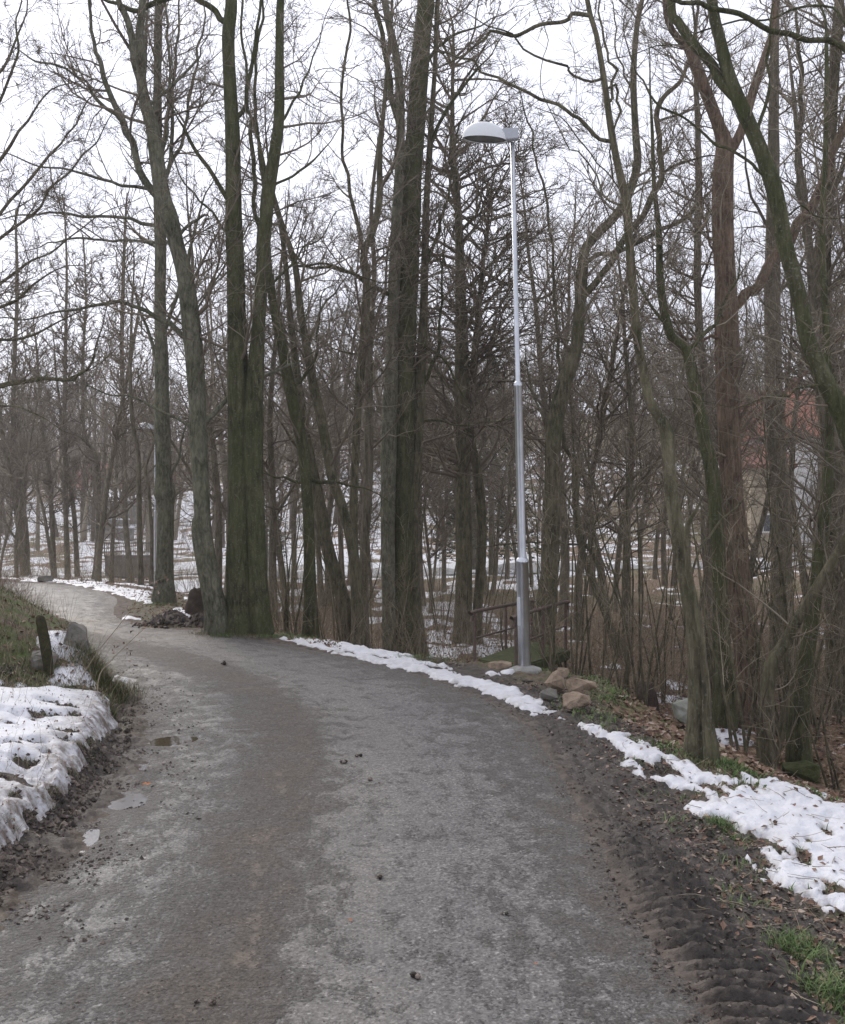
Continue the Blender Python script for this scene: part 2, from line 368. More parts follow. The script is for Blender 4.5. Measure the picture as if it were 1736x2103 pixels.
# ------------------------------------------------------------------ snow patches (polygons found on the ground)
def gpoly(px): return np.array([hit(x, y)[:2] for x, y in px])
def poly_sd(poly, X, Y):
    best = np.full(X.shape, 1e9); ins = np.zeros(X.shape, bool); n = len(poly)
    for i in range(n):
        ax, ay = poly[i]; bx, by = poly[(i + 1) % n]; dx, dy = bx - ax, by - ay; l2 = dx * dx + dy * dy + 1e-9
        t_ = np.clip(((X - ax) * dx + (Y - ay) * dy) / l2, 0, 1); best = np.minimum(best, (X - ax - t_ * dx) ** 2 + (Y - ay - t_ * dy) ** 2)
        c_ = ((ay > Y) != (by > Y)) & (X < (bx - ax) * (Y - ay) / (by - ay + 1e-12) + ax); ins ^= c_
    return np.sqrt(best) * np.where(ins, 1, -1)
POLYS = [
 ([(566, 1310), (600, 1322), (700, 1346), (800, 1370), (880, 1394), (950, 1417), (1010, 1427), (1060, 1458), (1100, 1478), (1165, 1478),
   (1130, 1450), (1060, 1416), (985, 1390), (930, 1368), (870, 1357), (760, 1334), (660, 1317), (600, 1309)], .10),
 ([(1160, 1484), (1240, 1494), (1300, 1510), (1380, 1540), (1450, 1570), (1560, 1606), (1736, 1652), (1900, 1700), (1900, 2010), (1736, 1925), (1660, 1880),
   (1620, 1830), (1510, 1795), (1505, 1752), (1600, 1735), (1500, 1712), (1390, 1668), (1395, 1632), (1340, 1612), (1290, 1592), (1245, 1535), (1180, 1503)], .22),
 ([(40, 1194), (120, 1190), (230, 1202), (310, 1213), (330, 1238), (290, 1242), (240, 1224), (180, 1207), (110, 1197)], .35),
 ([(232, 1262), (262, 1262), (300, 1272), (250, 1275)], .3),
 ([(330, 1245), (380, 1250), (420, 1280), (400, 1292), (360, 1270)], .5),
 ([(940, 1392), (1050, 1372), (1075, 1380), (1000, 1398)], .2),
]
TH = np.full(GX.shape, -1.0)
near = GY < 45
nzf = fbm(GX * 2.3, GY * 2.3, 5, 61); nzs = fbm(GX * 9, GY * 9, 3, 62); nlow = fbm(GX * .9, GY * .9, 3, 63)
SNH = np.minimum(0, fbm(AL * 2.4, DR * 8, 5, 66) + .16)
for px, rag in POLYS:
    pw = gpoly(px); X0, Y0 = pw.min(0) - 1; X1, Y1 = pw.max(0) + 1
    mk_ = (GX > X0) & (GX < X1) & (GY > Y0) & (GY < Y1)
    s_ = poly_sd(pw, GX[mk_], GY[mk_]); t_ = s_ * .42 + rag * .12 * nzf[mk_] + .05 * nzs[mk_] - .012
    t_ = t_ + .55 * rag * np.minimum(0, fbm(AL[mk_] * 1.7, DR[mk_] * 8, 4, 67) - .02) * (s_ < .42)
    TH[mk_] = np.maximum(TH[mk_], np.minimum(t_, .024) + np.minimum(.012 * nzs[mk_], 0) + .20 * SNH[mk_])
# left bank: thick wet snow lying back from the cut edge, ending at the grass hump
sl_ = (DL > 0) & (GY < 11)
edge = DL - .045 - .10 * nzf - .04 * nlow
end = (8.15 - GY) + .5 * nlow + .25 * nzf
holes = .42 + nzf * 1.1 + .25 * nzs
tl = np.minimum(np.minimum(edge * .45, end * .35), holes * .16 + .02)
TH = np.where(sl_, np.maximum(TH, np.minimum(tl, .06)), TH)
for (a, b_) , r_ in (((150, 1325), .30), ((158, 1385), .22), ((238, 1395), .14), ((165, 1345), .2)):
    h_ = hit(a, b_); q = (r_ - np.hypot(GX - h_.x, (GY - h_.y) * .8)) * .3 + .03 * nzf; TH = np.where(sl_ | (DL > -.3), np.maximum(TH, np.minimum(q, .04)), TH)
# patchy snow on the leaf floor behind the lamp and in the hollow
def patchy(cond, lvl, s1=1.6):
    q = (fbm(GX * s1, GY * s1 * .8, 5, 71) - lvl) * .12
    return np.where(cond, np.minimum(q, .035), -1)
u_ = GX / GY * F + CX
TH = np.maximum(TH, patchy((OV > .25) & (GY > 11.8) & (GY < 26) & (u_ > 860) & (u_ < 1085), .0, 2.6))
TH = np.maximum(TH, patchy((OV > .4) & (GY > 11) & (GY < 45) & (u_ >= 1085), .40, 1.5))
TH = np.maximum(TH, patchy((DR > 1.2) & (GY > 15) & (GY < 45) & (u_ < 430), -.05, .9))
TH = np.maximum(TH, patchy((OV > 1) & (GY > 24) & (GY < 45) & (u_ >= 430) & (u_ < 1200), .17, .8))
SOD = [(59, 1422, 20, 8), (81, 1475, 20, 8), (115, 1478, 16, 7), (137, 1510, 26, 12), (146, 1534, 30, 11), (25, 1537, 18, 8), (72, 1536, 20, 7), (50, 1572, 26, 12), (3, 1603, 18, 12), (109, 1628, 11, 9),
       (162, 1606, 16, 12), (31, 1653, 12, 8), (6, 1420, 18, 14), (103, 1450, 20, 8), (140, 1460, 20, 10), (156, 1478, 16, 12), (12, 1379, 14, 8), (190, 1530, 9, 7), (60, 1690, 9, 6), (20, 1500, 9, 5), (95, 1560, 9, 5)]
for (a_, b2, rx_, ry_) in SOD:
    c_ = hit(a_, b2); sx_ = rx_ / F * c_.y; sy_ = ry_ / F * c_.y * 1.9; TH = TH - .11 * np.exp(-((GX - c_.x) / sx_) ** 2 - ((GY - c_.y) / sy_) ** 2 - 0) * (1 + .8 * nzs)
snz = GZ + TH
snow_keep = (TH > -.012) & near
# ------------------------------------------------------------------ ground sheet
edgeL = ss((DL + .45) / .4) * (1 - ss((DL - .22) / .2))
muddy = np.clip(ss((DR + .2) / .25) * (1 - ss((DR - .55 - .3 * nzf) / .5)) * (GY < 12) * 1.0 + .9 * edgeL * (GY < 11) + .35 * (nzf > .2) * (DR > 0) * (DR < 1.4), 0, 1)
leafy = np.clip(ss(OV / .4) * (.75 + nlow * .6) + .35 * (DR > .5) + .4 * ss(DL / .8) * ss((GY - 8) / 1.0), 0, 1)
grassy = np.clip(1.0 * np.exp(-((OV - .05 + (OV == 0) * .35) / .3) ** 2) * (DR > .15) * (GY < 22) + .9 * ss(DL / .3) * ss((GY - 7.8) / .8) * (GY < 26)
                 + .75 * (DR > .35) * (GY < 9.5) * ss((fbm(GX * 1.7, GY * 1.7, 3, 88) - .02) / .15) + .55 * ss((GY - 25) / 10) * (fbm(GX * .15, GY * .15, 3, 77) > .1), 0, 1)
clayey = .30 * ss(edgeL * 1.2) * ss((GY - 3) / 1) * (GY < 12) * (vn(GX * 1.5, GY * 1.5, 81) > .42)
snowy = np.where(GY > 44, .50 + .22 * fbm(GX * .05, GY * .10, 3, 83) - .35 * ss((GY - 105) / 40) + .10 * ((u_ > 150) & (u_ < 900)) - .14 * ss((u_ - 1150) / 200), -2.0)
gz_low = GZ - .035 * ss((-DR - .06) / .14) * ss((-DL - .05) / .2) * (DR < 0) * (DL < 0)
sheet('ground', gz_low, np.ones_like(GX, bool), M_GROUND, dict(leafy=leafy, grassy=grassy, muddy=muddy, clayey=clayey, snowy=snowy), kind='structure')
wid = np.maximum(.5, -(DR) - (DL)); across = np.clip(-DR / wid, -.1, 1.1)
zroad = -.006 + .004 * fbm(GX * 1.2, GY * 1.2, 3, 91) + .0025 * fbm(GX * 24, GY * 24, 2, 92) - .02 * ss((across - .80) / .15) * (GY < 12) - .03 * ss((DR + .03 + .10 * nzf) / .12)
PUD = [(362, 1516, 34, .13), (398, 1512, 12, .07), (268, 1636, 46, .16), (262, 1566, 46, .13), (165, 1725, 22, .25)]
for (a_, b2, wpx, dy_) in PUD:
    c_ = hit(a_, b2); zroad = zroad - .022 * np.exp(-((GX - c_.x) / (wpx / F * c_.y)) ** 2 - ((GY - c_.y) / (dy_ * c_.y / 6)) ** 2)
zroad = zroad + .006 * fbm(GX * 5, GY * 5, 4, 93) * ss((across - .6) / .2)
wet = np.clip(ss((across - .66) / .2) * ss((12.5 - GY) / 2) + .55 * ss((GY - 11) / 6), 0, 1)
silt = np.clip(np.exp(-((GY - 15.5) / 2.2) ** 2) + .35 * np.exp(-((across - .6) / .1) ** 2), 0, 1)
sheet('road', zroad, (DR < .14) & (DL < .14) & (GY < 60), M_ROAD, dict(across=across, along=AL, wet=wet, silt=silt), kind='structure')
dirty = np.clip((1 - ss((DL - .08) / .42)) * (DL > -.2) * 1.0 + (DR > -.2) * (1 - ss((DR - .0) / .35)) * .25 * (GY < 12), 0, 1)
dirty = np.maximum(dirty, .8 * (1 - ss((TH + .004) / .024)) * (GY < 14)); sheet('snow', snz, snow_keep, M_SNOW, dict(dirty=dirty), kind='structure')

def surf(X, Y):
    """height of ground with road on it"""
    z, dR, dL, al, ov, ins = terrain(X, Y, full=True)
    return z, dR, dL, ov

# ------------------------------------------------------------------ tubes and growth
def nrm(v): return v / np.maximum(1e-9, np.linalg.norm(v, axis=-1, keepdims=True))
def tubes(pts, rad, k):
    """pts (N,S,3) rad (N,S) -> verts, quads"""
    Nn, S, _ = pts.shape
    tan = np.empty_like(pts); tan[:, 1:-1] = pts[:, 2:] - pts[:, :-2]; tan[:, 0] = pts[:, 1] - pts[:, 0]; tan[:, -1] = pts[:, -1] - pts[:, -2]
    tan = nrm(tan); ref = np.zeros((Nn, 1, 3)); main = nrm(pts[:, -1] - pts[:, 0])
    ref[:, 0] = np.where(np.abs(main[:, 2:3]) > .8, np.array([[1., .13, 0]]), np.array([[.1, .05, 1.]]))
    u = nrm(np.cross(tan, np.broadcast_to(ref, tan.shape))); v = np.cross(tan, u)
    a = np.arange(k) * 2 * math.pi / k
    ring = (u[:, :, None] * np.cos(a)[None, None, :, None] + v[:, :, None] * np.sin(a)[None, None, :, None]) * rad[:, :, None, None] + pts[:, :, None]
    V = ring.reshape(-1, 3)
    base = (np.arange(Nn)[:, None, None] * S + np.arange(S - 1)[None, :, None]) * k
    j = np.arange(k)[None, None, :]; j2 = (j + 1) % k
    Fq = np.stack(np.broadcast_arrays(base + j, base + j2, base + k + j2, base + k + j), -1).reshape(-1, 4)
    return V, Fq
def grow(P0, D0, L, r0, r1, S, wob, up, rg):
    Nn = len(P0); pts = np.empty((Nn, S + 1, 3)); pts[:, 0] = P0; d = D0.copy(); st = (L / S)[:, None]
    for i in range(S):
        d = nrm(d + rg.normal(0, wob, (Nn, 3)) + np.array([0, 0, up])[None]); pts[:, i + 1] = pts[:, i] + d * st
    t = np.linspace(0, 1, S + 1)[None]; return pts, r0[:, None] * (1 - t) + r1[:, None] * t
def kids(pts, rad, per, tmin, ang, rg, weight=None):
    """children positions on a set of parent lines; per = kids per parent (array)"""
    idx = np.repeat(np.arange(len(pts)), per); n = len(idx); t = tmin + (1 - tmin) * rg.random(n) ** .9
    S = pts.shape[1] - 1; f = t * S; i = np.minimum(f.astype(int), S - 1); f = (f - i)[:, None]
    p = pts[idx, i] * (1 - f) + pts[idx, i + 1] * f; pd = nrm(pts[idx, i + 1] - pts[idx, i]); r = rad[idx, i]
    rnd = nrm(np.cross(pd, rg.normal(0, 1, (n, 3)))); a = np.radians(rg.uniform(ang[0], ang[1], n))[:, None]
    return p, nrm(pd * np.cos(a) + rnd * np.sin(a)), t, idx, r
class Geo:
    def __init__(s): s.V = []; s.F = []; s.n = 0
    def add(s, V, Fq): s.V.append(V); s.F.append(Fq + s.n); s.n += len(V)
    def mesh(s, name, mat, smooth=True): return mk(name, np.vstack(s.V), np.vstack(s.F), mat, smooth)
def stem_mesh(name, path, mat, sides=16, flare=0, rough=.06, seed=0, step=.09):
    """path rows x,y,z,r ; local coordinates"""
    p = spline(path, step=step); p[:, 3] = np.maximum(p[:, 3], .003); n = len(p)
    pts = p[:, :3][None]; V, Fq = tubes(pts, p[:, 3][None], sides)
    V = V.reshape(n, sides, 3); a = np.arange(sides) / sides * 2 * math.pi
    arc = np.concatenate([[0], np.cumsum(np.linalg.norm(np.diff(p[:, :3], axis=0), axis=1))])
    g = rough * (2 * vn(np.cos(a)[None] * 1.7 + seed * 3.1 + 20 + np.zeros((n, 1)), np.sin(a)[None] * 1.7 + arc[:, None] * .9, seed) - 1) * 1.3
    g = g + rough * .6 * (2 * vn(a[None] * sides / 6.3 + np.zeros((n, 1)), arc[:, None] * 2.2, seed + 5) - 1)
    if flare:
        h = arc[:, None]; lobes = .55 + .45 * np.cos(a * 4 + seed) * np.cos(a * 3 + seed * 2.0)
        g = g + flare * np.exp(-np.maximum(h - .45, 0) / .28) * lobes[None]
    V = p[:, None, :3] + (V - p[:, None, :3]) * (1 + g[:, :, None])
    V = V.reshape(-1, 3)
    V = np.vstack([V, p[-1, :3] + [0, 0, .002]]); cap = np.array([[len(V) - 1, (n - 1) * sides + j, (n - 1) * sides + (j + 1) % sides] for j in range(sides)])
    return mk(name, V, [Fq, cap], mat)
def resample(p, S):
    arc = np.concatenate([[0], np.cumsum(np.linalg.norm(np.diff(p[:, :3], axis=0), axis=1))]); q = np.linspace(0, arc[-1], S)
    return np.stack([np.interp(q, arc, p[:, i]) for i in range(4)], 1), arc[-1]
def crown(lines, rg, dens=1.0, len1=1.6, zmin=2.0, ang1=(35, 75), up=.10, l2=9, l3=6, tmin=.0, thin=1.0, segs=(6, 4, 2), zmax=11):
    """lines: list of (path rows xyzr, weight). Three generations of branches grown off them."""
    g = Geo(); P1 = []; D1 = []; L1 = []; R1 = []
    for p, wgt in lines:
        q, L = resample(spline(p, step=.25), 24)
        n = int(rg.poisson(max(.01, L * dens * wgt * 3.0)))
        if n == 0: continue
        pp, dd, tt, _, rr = kids(q[None, :, :3], q[None, :, 3], np.array([n]), tmin if wgt >= 1 else .12, ang1, rg)
        keep = (pp[:, 2] > zmin) & (pp[:, 2] < zmax); pp, dd, tt, rr = pp[keep], dd[keep], tt[keep], rr[keep]
        dd[:, 2] = np.abs(dd[:, 2]) * .6 + .12
        P1.append(pp); D1.append(nrm(dd)); L1.append(len1 * (.35 + .9 * rg.random(len(pp))) * (1.15 - .5 * tt) * (1 if wgt >= 1 else .65)); R1.append(np.minimum(rr * .5, .018))
    if not P1: return None
    P1 = np.vstack(P1); D1 = np.vstack(D1); L1 = np.concatenate(L1); R1 = np.clip(np.concatenate(R1), .004, .03) * thin * np.clip(L1 / 1.5, .5, 1.2)
    p1, r1 = grow(P1, D1, L1, R1, R1 * .25, segs[0], .17, up, rg); g.add(*tubes(p1, r1, 4))
    per = rg.poisson(l2 * L1 / len1)
    p, d, t_, idx, rr = kids(p1, r1, per, .15, (25, 60), rg)
    if len(p):
        L2 = L1[idx] * (.22 + .38 * rg.random(len(p))) * (1.1 - .4 * t_)
        R2 = np.clip(rr * .6, .002, .009) * thin; p2, r2 = grow(p, d, L2, R2, R2 * .35, segs[1], .26, up * .8, rg); g.add(*tubes(p2, r2, 3))
        per = rg.poisson(l3, len(p2)); p, d, t_, idx, rr = kids(p2, r2, per, .1, (25, 60), rg)
        if len(p):
            L3 = np.clip(L2[idx] * (.3 + .5 * rg.random(len(p))), .06, .7); R3 = np.full(len(p), .0029) * thin
            p3, r3 = grow(p, d, L3, R3, R3 * .5, segs[2], .16, up * .6, rg); g.add(*tubes(p3, r3, 3))
    return g
TRI = [0]; DM = 1.45
def hero(name, label, D, stems, limbs=(), bark='brown', seed=1, dens=1.0, len1=1.6, zmin=2.0, l2=9, l3=6, group=None, ext=True,
         sink=True, up=.10, thin=1.0, flare=.5, cat='tree', twigs=True, sides=16, zmax=13):
    """stems / limbs: lists of (x, y, width) image measurements at distance D, turned into metres where the tree stands"""
    rg = np.random.default_rng(seed); lines = []
    x0, y0, _ = stems[0][0]; b0 = P(x0, y0, D); base = Vector((b0[0], D, gz(b0[0], D)))
    root = thing(name, label, cat, base, group=group); B = np.array(base)
    for k, st in enumerate(stems):
        dd = 0.0 if k == 0 else rg.uniform(-.15, .25)
        rows_ = []
        for (x, y, wd) in st:
            q = P(x, y, D + dd); rows_.append([q[0], q[1], q[2], wd / 2 / F * D])
        a = np.array(rows_)
        dr = rg.normal(0, .25, 2); hh = np.linspace(0, 1, len(a)); a[:, 1] += np.sin(hh * 3 + seed) * .15 * hh
        if sink and a[0, 2] < base.z + 1.2: a = np.vstack([[a[0, 0], a[0, 1], base.z - .35, a[0, 3] * 1.05], a])
        if ext and st[-1][1] < 30:
            d = a[-1] - a[-2]; d = d[:3] / np.linalg.norm(d[:3]); d = nrm(d + np.array([0, 0, .5]))
            for q in (1.2, 1.2, 1.3): a = np.vstack([a, [*(a[-1, :3] + d * q + rg.normal(0, .1, 3)), a[-1, 3] * .62]])
        elif st[-1][1] < 1000 and st[-1][2] > 2:
            d = nrm(a[-1, :3] - a[-2, :3])
            for q in (.5, .5, .4): d = nrm(d + rg.normal(0, .2, 3)); a = np.vstack([a, [*(a[-1, :3] + d * q), a[-1, 3] * .55]])
        a[:, :3] -= B; lines.append((a, 1.0))
        link('trunk' if k == 0 else 'stem', stem_mesh('trunk', a, MB[bark if isinstance(bark, str) else bark[k]], sides, flare if (k == 0 or st[0][1] > 1000) else 0, .10, seed + k), root)
    for k, lb in enumerate(limbs):
        Dl = D; a = []
        x_, y_ = lb[0][:2]; dep = rg.uniform(-.3, .3)
        tot = sum(math.hypot(lb[i + 1][0] - lb[i][0], lb[i + 1][1] - lb[i][1]) for i in range(len(lb) - 1)) / F * D
        run = 0
        for i, (x, y, wd) in enumerate(lb):
            if i: run += math.hypot(x - lb[i - 1][0], y - lb[i - 1][1]) / F * D
            q = P(x, y, D + dep * run); a.append([q[0] - B[0], q[1] - B[1], q[2] - B[2], wd / 2 / F * D])
        a = np.array(a); best_ = None
        for ln_, w_ in lines:
            q_ = spline(ln_, step=.08); d_ = np.hypot(q_[:, 0] - a[0, 0], q_[:, 2] - a[0, 2]); j_ = int(np.argmin(d_))
            if best_ is None or d_[j_] < best_[0]: best_ = (d_[j_], q_[j_, :3])
        if best_[0] < .6:
            of_ = best_[1] - a[0, :3]; run_ = np.concatenate([[0], np.cumsum(np.linalg.norm(np.diff(a[:, :3], axis=0), axis=1))]); of2 = of_.copy(); of2[[0, 2]] = 0
            a[:, :3] += of2 * np.exp(-run_ / 1.5)[:, None]; a[0, :3] = best_[1]
        e_ = nrm(a[-1, :3] - a[-2, :3])
        for q_ in (.3, .28, .22): e_ = nrm(e_ + rg.normal(0, .22, 3) + [0, 0, .08]); a = np.vstack([a, [*(a[-1, :3] + e_ * q_ * (1 + D / 30)), a[-1, 3] * .6]])
        a = spline(a, step=.22); m_ = len(a); wv = np.cumsum(rg.normal(0, .011, (m_, 3)), 0); wv -= np.linspace(0, 1, m_)[:, None] * wv[-1]; wv += rg.normal(0, .016, (m_, 3)); wv[0] = 0; a[:, :3] += wv
        lines.append((a, .9))
        link('limb', stem_mesh('limb', a, MB[bark if isinstance(bark, str) else bark[0]], 7, 0, .10, seed + 30 + k, .15), root)
    if twigs:
        g = crown(lines, rg, dens * DM, len1, zmin - base.z, up=up, l2=l2, l3=l3, thin=thin * (.9 + D / 50), zmax=min(zmax, 2.2 + .52 * D + 1.0))
        if g: link('twigs', g.mesh('twigs', M_TWIG), root, kind='stuff'); TRI[0] += len(np.vstack(g.F)) * 2
    return root

# ------------------------------------------------------------------ the big trees along the road
def D_of(x, y): return hit(x, y).y
T1 = D_of(337, 1236)
hero('grey_tree', 'tall grey lichened tree alone in the roadside snow, beside the far lamp', T1,
 [[(337, 1238, 42), (337, 1190, 36), (339, 1100, 33), (340, 1040, 33), (338, 1012, 46), (337, 980, 34), (336, 850, 30), (334, 700, 26), (332, 560, 24), (331, 450, 22), (325, 300, 20), (326, 150, 17), (327, 0, 14)]],
 [[(332, 470, 8), (290, 460, 8), (250, 450, 7), (175, 448, 6), (100, 440, 5), (40, 445, 3)],
  [(332, 500, 7), (290, 494, 6), (250, 492, 6), (175, 492, 5), (100, 502, 3)],
  [(333, 430, 9), (345, 330, 8), (352, 200, 7), (365, 60, 5), (372, -60, 3)],
  [(333, 400, 8), (375, 280, 7), (395, 180, 6), (420, 60, 4)],
  [(330, 350, 8), (345, 250, 8), (350, 150, 6), (342, -20, 4)],
  [(326, 320, 9), (305, 200, 8), (300, 80, 6), (305, -40, 4)],
  [(336, 700, 8), (370, 600, 7), (395, 500, 6), (415, 420, 4)],
  [(336, 1012, 7), (360, 960, 6), (372, 900, 4), (385, 850, 3)],
  [(336, 760, 9), (310, 690, 7), (285, 630, 5), (262, 560, 3)],
 ], 'grey', 3, dens=.8, len1=2.1, zmin=4.4)
T2 = D_of(447, 1300)
hero('leaning_tree', 'grey-green leaning tree with a broken dark stem at its foot, left of the double trunk', T2,
 [[(449, 1304, 50), (444, 1250, 44), (432, 1180, 38), (420, 1100, 36), (414, 1000, 34), (409, 900, 38), (407, 850, 34), (400, 750, 36), (386, 600, 36), (362, 500, 34), (345, 440, 40), (332, 400, 36), (320, 325, 31), (308, 250, 27), (293, 205, 25), (284, 150, 20), (281, 60, 17), (287, 0, 15)],
  [(437, 1300, 24), (425, 1230, 17), (412, 1160, 16), (402, 1100, 17), (399, 1066, 12), (403, 1050, 4)]],
 [[(330, 420, 17), (300, 375, 16), (278, 320, 14), (265, 270, 15), (250, 235, 13), (225, 190, 11), (205, 130, 10), (190, 90, 8), (183, 0, 7), (186, -90, 4)],
  [(250, 240, 8), (222, 215, 8), (195, 195, 8), (165, 160, 6), (120, 130, 5), (60, 115, 4), (20, 95, 2)],
  [(296, 215, 16), (282, 170, 16), (270, 125, 15), (255, 50, 14), (240, 10, 12), (225, -40, 10)],
  [(300, 210, 6), (345, 175, 6), (395, 125, 5), (410, 95, 3)],
  [(300, 390, 8), (250, 372, 6), (210, 365, 6), (125, 350, 4), (50, 335, 3)],
  [(372, 490, 7), (380, 455, 7), (400, 438, 6), (424, 440, 4), (412, 465, 3), (445, 480, 2)],
  [(396, 700, 12), (350, 672, 11), (300, 640, 9), (240, 620, 8), (150, 630, 6), (75, 645, 4)],
  [(414, 892, 13), (432, 860, 12), (455, 822, 11), (500, 785, 10), (535, 770, 8), (580, 748, 6), (605, 738, 4)],
  [(410, 900, 7), (372, 862, 7), (320, 835, 6), (265, 815, 4), (215, 805, 3)],
  [(395, 660, 5), (430, 590, 4), (470, 520, 3)],
 ], 'grey', 5, dens=.75, len1=1.8, zmin=3.2)
T3 = D_of(508, 1300)
hero('huge_tree', 'huge dark mossy tree with two trunks grown together, at the inside of the road bend', T3,
 [[(497, 1302, 72), (497, 1240, 62), (496, 1120, 56), (496, 1000, 54), (496, 900, 50), (492, 800, 43), (490, 720, 37), (487, 600, 34), (483, 450, 32), (480, 300, 29), (474, 170, 26), (471, 80, 25), (477, 0, 23)],
  [(536, 1302, 42), (530, 1200, 38), (525, 1050, 37), (520, 930, 40), (524, 800, 34), (531, 680, 28), (540, 560, 27), (546, 480, 26), (553, 400, 27), (566, 320, 24), (575, 250, 21), (577, 120, 18), (579, 0, 15)]],
 [[(472, 70, 13), (455, 45, 13), (430, 20, 12), (390, 3, 11), (340, 14, 11), (290, 30, 10), (245, 15, 8), (205, -5, 6)],
  [(470, 442, 10), (445, 375, 9), (412, 312, 8), (385, 265, 6), (374, 244, 4)],
  [(486, 260, 9), (505, 220, 9), (512, 150, 8), (525, 90, 7), (535, -10, 5)],
  [(528, 660, 10), (522, 450, 10), (515, 330, 9), (508, 250, 8), (497, 130, 6), (490, 0, 5)],
  [(550, 400, 9), (532, 260, 8), (527, 150, 7), (542, 40, 6)],
  [(568, 395, 6), (600, 372, 5), (630, 350, 5), (660, 318, 3)],
  [(575, 270, 6), (610, 220, 5), (640, 150, 4), (655, 90, 3)],
  [(470, 500, 6), (440, 440, 5), (395, 400, 4), (370, 350, 3)],
  [(548, 620, 7), (590, 560, 5), (625, 520, 4), (660, 500, 3)],
 ], 'green', 9, dens=.6, len1=1.5, zmin=3.6, flare=.32, sides=24)
hero('ivy_tree', 'dark slim leaning tree just right of the huge double trunk, mossy at its foot', 15.6,
 [[(638, 1312, 30), (637, 1195, 25), (633, 1050, 23), (622, 920, 24), (605, 840, 24), (590, 770, 23), (580, 715, 22), (565, 650, 18), (555, 590, 15), (548, 500, 12), (542, 400, 9), (530, 290, 7), (520, 200, 5)]],
 [[(630, 985, 9), (660, 985, 9), (700, 990, 6), (752, 1000, 3)], [(630, 990, 7), (590, 985, 6), (565, 980, 4)],
  [(600, 800, 7), (640, 740, 6), (660, 660, 4)]],
 'green', 12, dens=.7, len1=1.4, zmin=2.6)
hero('leaning_tree', 'first of the pair of slim trunks leaning left, crossing behind the dark slim tree', 17.0,
 [[(722, 1310, 34), (705, 1230, 28), (680, 1150, 26), (665, 1090, 25), (655, 1030, 24), (640, 960, 22), (625, 880, 20), (612, 780, 16), (600, 680, 13), (590, 560, 10), (575, 450, 8)]],
 [[(640, 960, 6), (600, 900, 5), (570, 850, 3)]], 'brown', 14, dens=.7, len1=1.4)
hero('leaning_tree', 'second slim trunk leaning left, between the huge double trunk and central tree', 16.2,
 [[(736, 1318, 26), (733, 1200, 24), (722, 1110, 22), (702, 1035, 22), (681, 975, 21), (662, 870, 20), (645, 795, 19), (632, 720, 17), (620, 650, 15), (608, 550, 13), (590, 490, 11), (572, 430, 9), (560, 380, 6), (550, 300, 4)]],
 [[(632, 720, 6), (660, 640, 5), (700, 580, 3)], [(608, 550, 6), (660, 545, 5), (720, 560, 4), (790, 580, 3)]], 'brown', 15, dens=.9, len1=1.5)
hero('slim_tree', 'wavy-stemmed left one of the upright slim pair beside the central tree', 16.8,
 [[(733, 1310, 20), (727, 1100, 17), (728, 995, 17), (733, 895, 17), (738, 795, 17), (747, 690, 16), (753, 580, 16), (748, 520, 15), (768, 470, 14), (780, 400, 13), (780, 320, 11), (790, 200, 9), (800, 80, 7), (805, 0, 6)]],
 [[(750, 528, 8), (730, 450, 8), (712, 350, 7), (703, 200, 6), (716, 60, 5), (710, -30, 4)],
  [(780, 395, 6), (800, 350, 5), (815, 260, 4)]], 'brown', 17, dens=1.1, len1=1.5, zmin=3)
hero('slim_tree', 'right one of the upright slim pair beside the central tree, straight and forked above', 18,
 [[(748, 1300, 22), (750, 1120, 18), (756, 990, 18), (757, 795, 16), (760, 690, 13), (768, 560, 10), (762, 430, 8), (775, 300, 6)]],
 [[(758, 700, 7), (790, 600, 6), (800, 520, 4)]], 'far', 18, dens=1.2, len1=1.5, zmin=2.5)
T5 = D_of(832, 1346)
hero('central_tree', 'broad central tree of several mossy stems grown together at the snowy road edge', T5,
 [[(826, 1350, 50), (827, 1250, 40), (829, 1100, 40), (831, 900, 44), (833, 700, 43), (840, 500, 41), (849, 350, 39), (859, 200, 38), (870, 60, 34), (874, 0, 33)],
  [(857, 1356, 44), (852, 1280, 33), (846, 1100, 30), (853, 950, 28), (860, 820, 24), (868, 700, 20), (872, 560, 16), (876, 420, 14), (884, 280, 12), (893, 150, 10), (900, 0, 9)],
  [(800, 1330, 28), (797, 1180, 28), (798, 1000, 31), (801, 850, 32), (806, 700, 26), (813, 500, 22), (823, 300, 19), (818, 150, 16), (800, 60, 14), (790, 0, 13)]],
 [[(800, 618, 10), (765, 588, 10), (720, 560, 8), (680, 550, 7), (630, 545, 5), (590, 500, 3)],
  [(822, 280, 13), (805, 200, 12), (790, 100, 11), (765, 0, 9), (750, -60, 7)],
  [(866, 560, 8), (900, 480, 7), (925, 380, 5), (940, 280, 4)],
  [(872, 800, 8), (895, 730, 7), (905, 640, 6), (910, 540, 4)],
  [(850, 690, 8), (905, 735, 6), (940, 790, 4)],
  [(868, 300, 8), (910, 240, 7), (960, 170, 5), (1010, 110, 3)],
  [(872, 150, 7), (910, 90, 6), (960, 60, 4)],
  [(800, 780, 6), (760, 740, 5), (700, 720, 3)],
  [(866, 870, 7), (900, 862, 6), (940, 872, 4)],
 ], ['green', 'brown', 'grey'], 21, dens=.55, len1=1.6, zmin=2.6, flare=.35, sides=22)
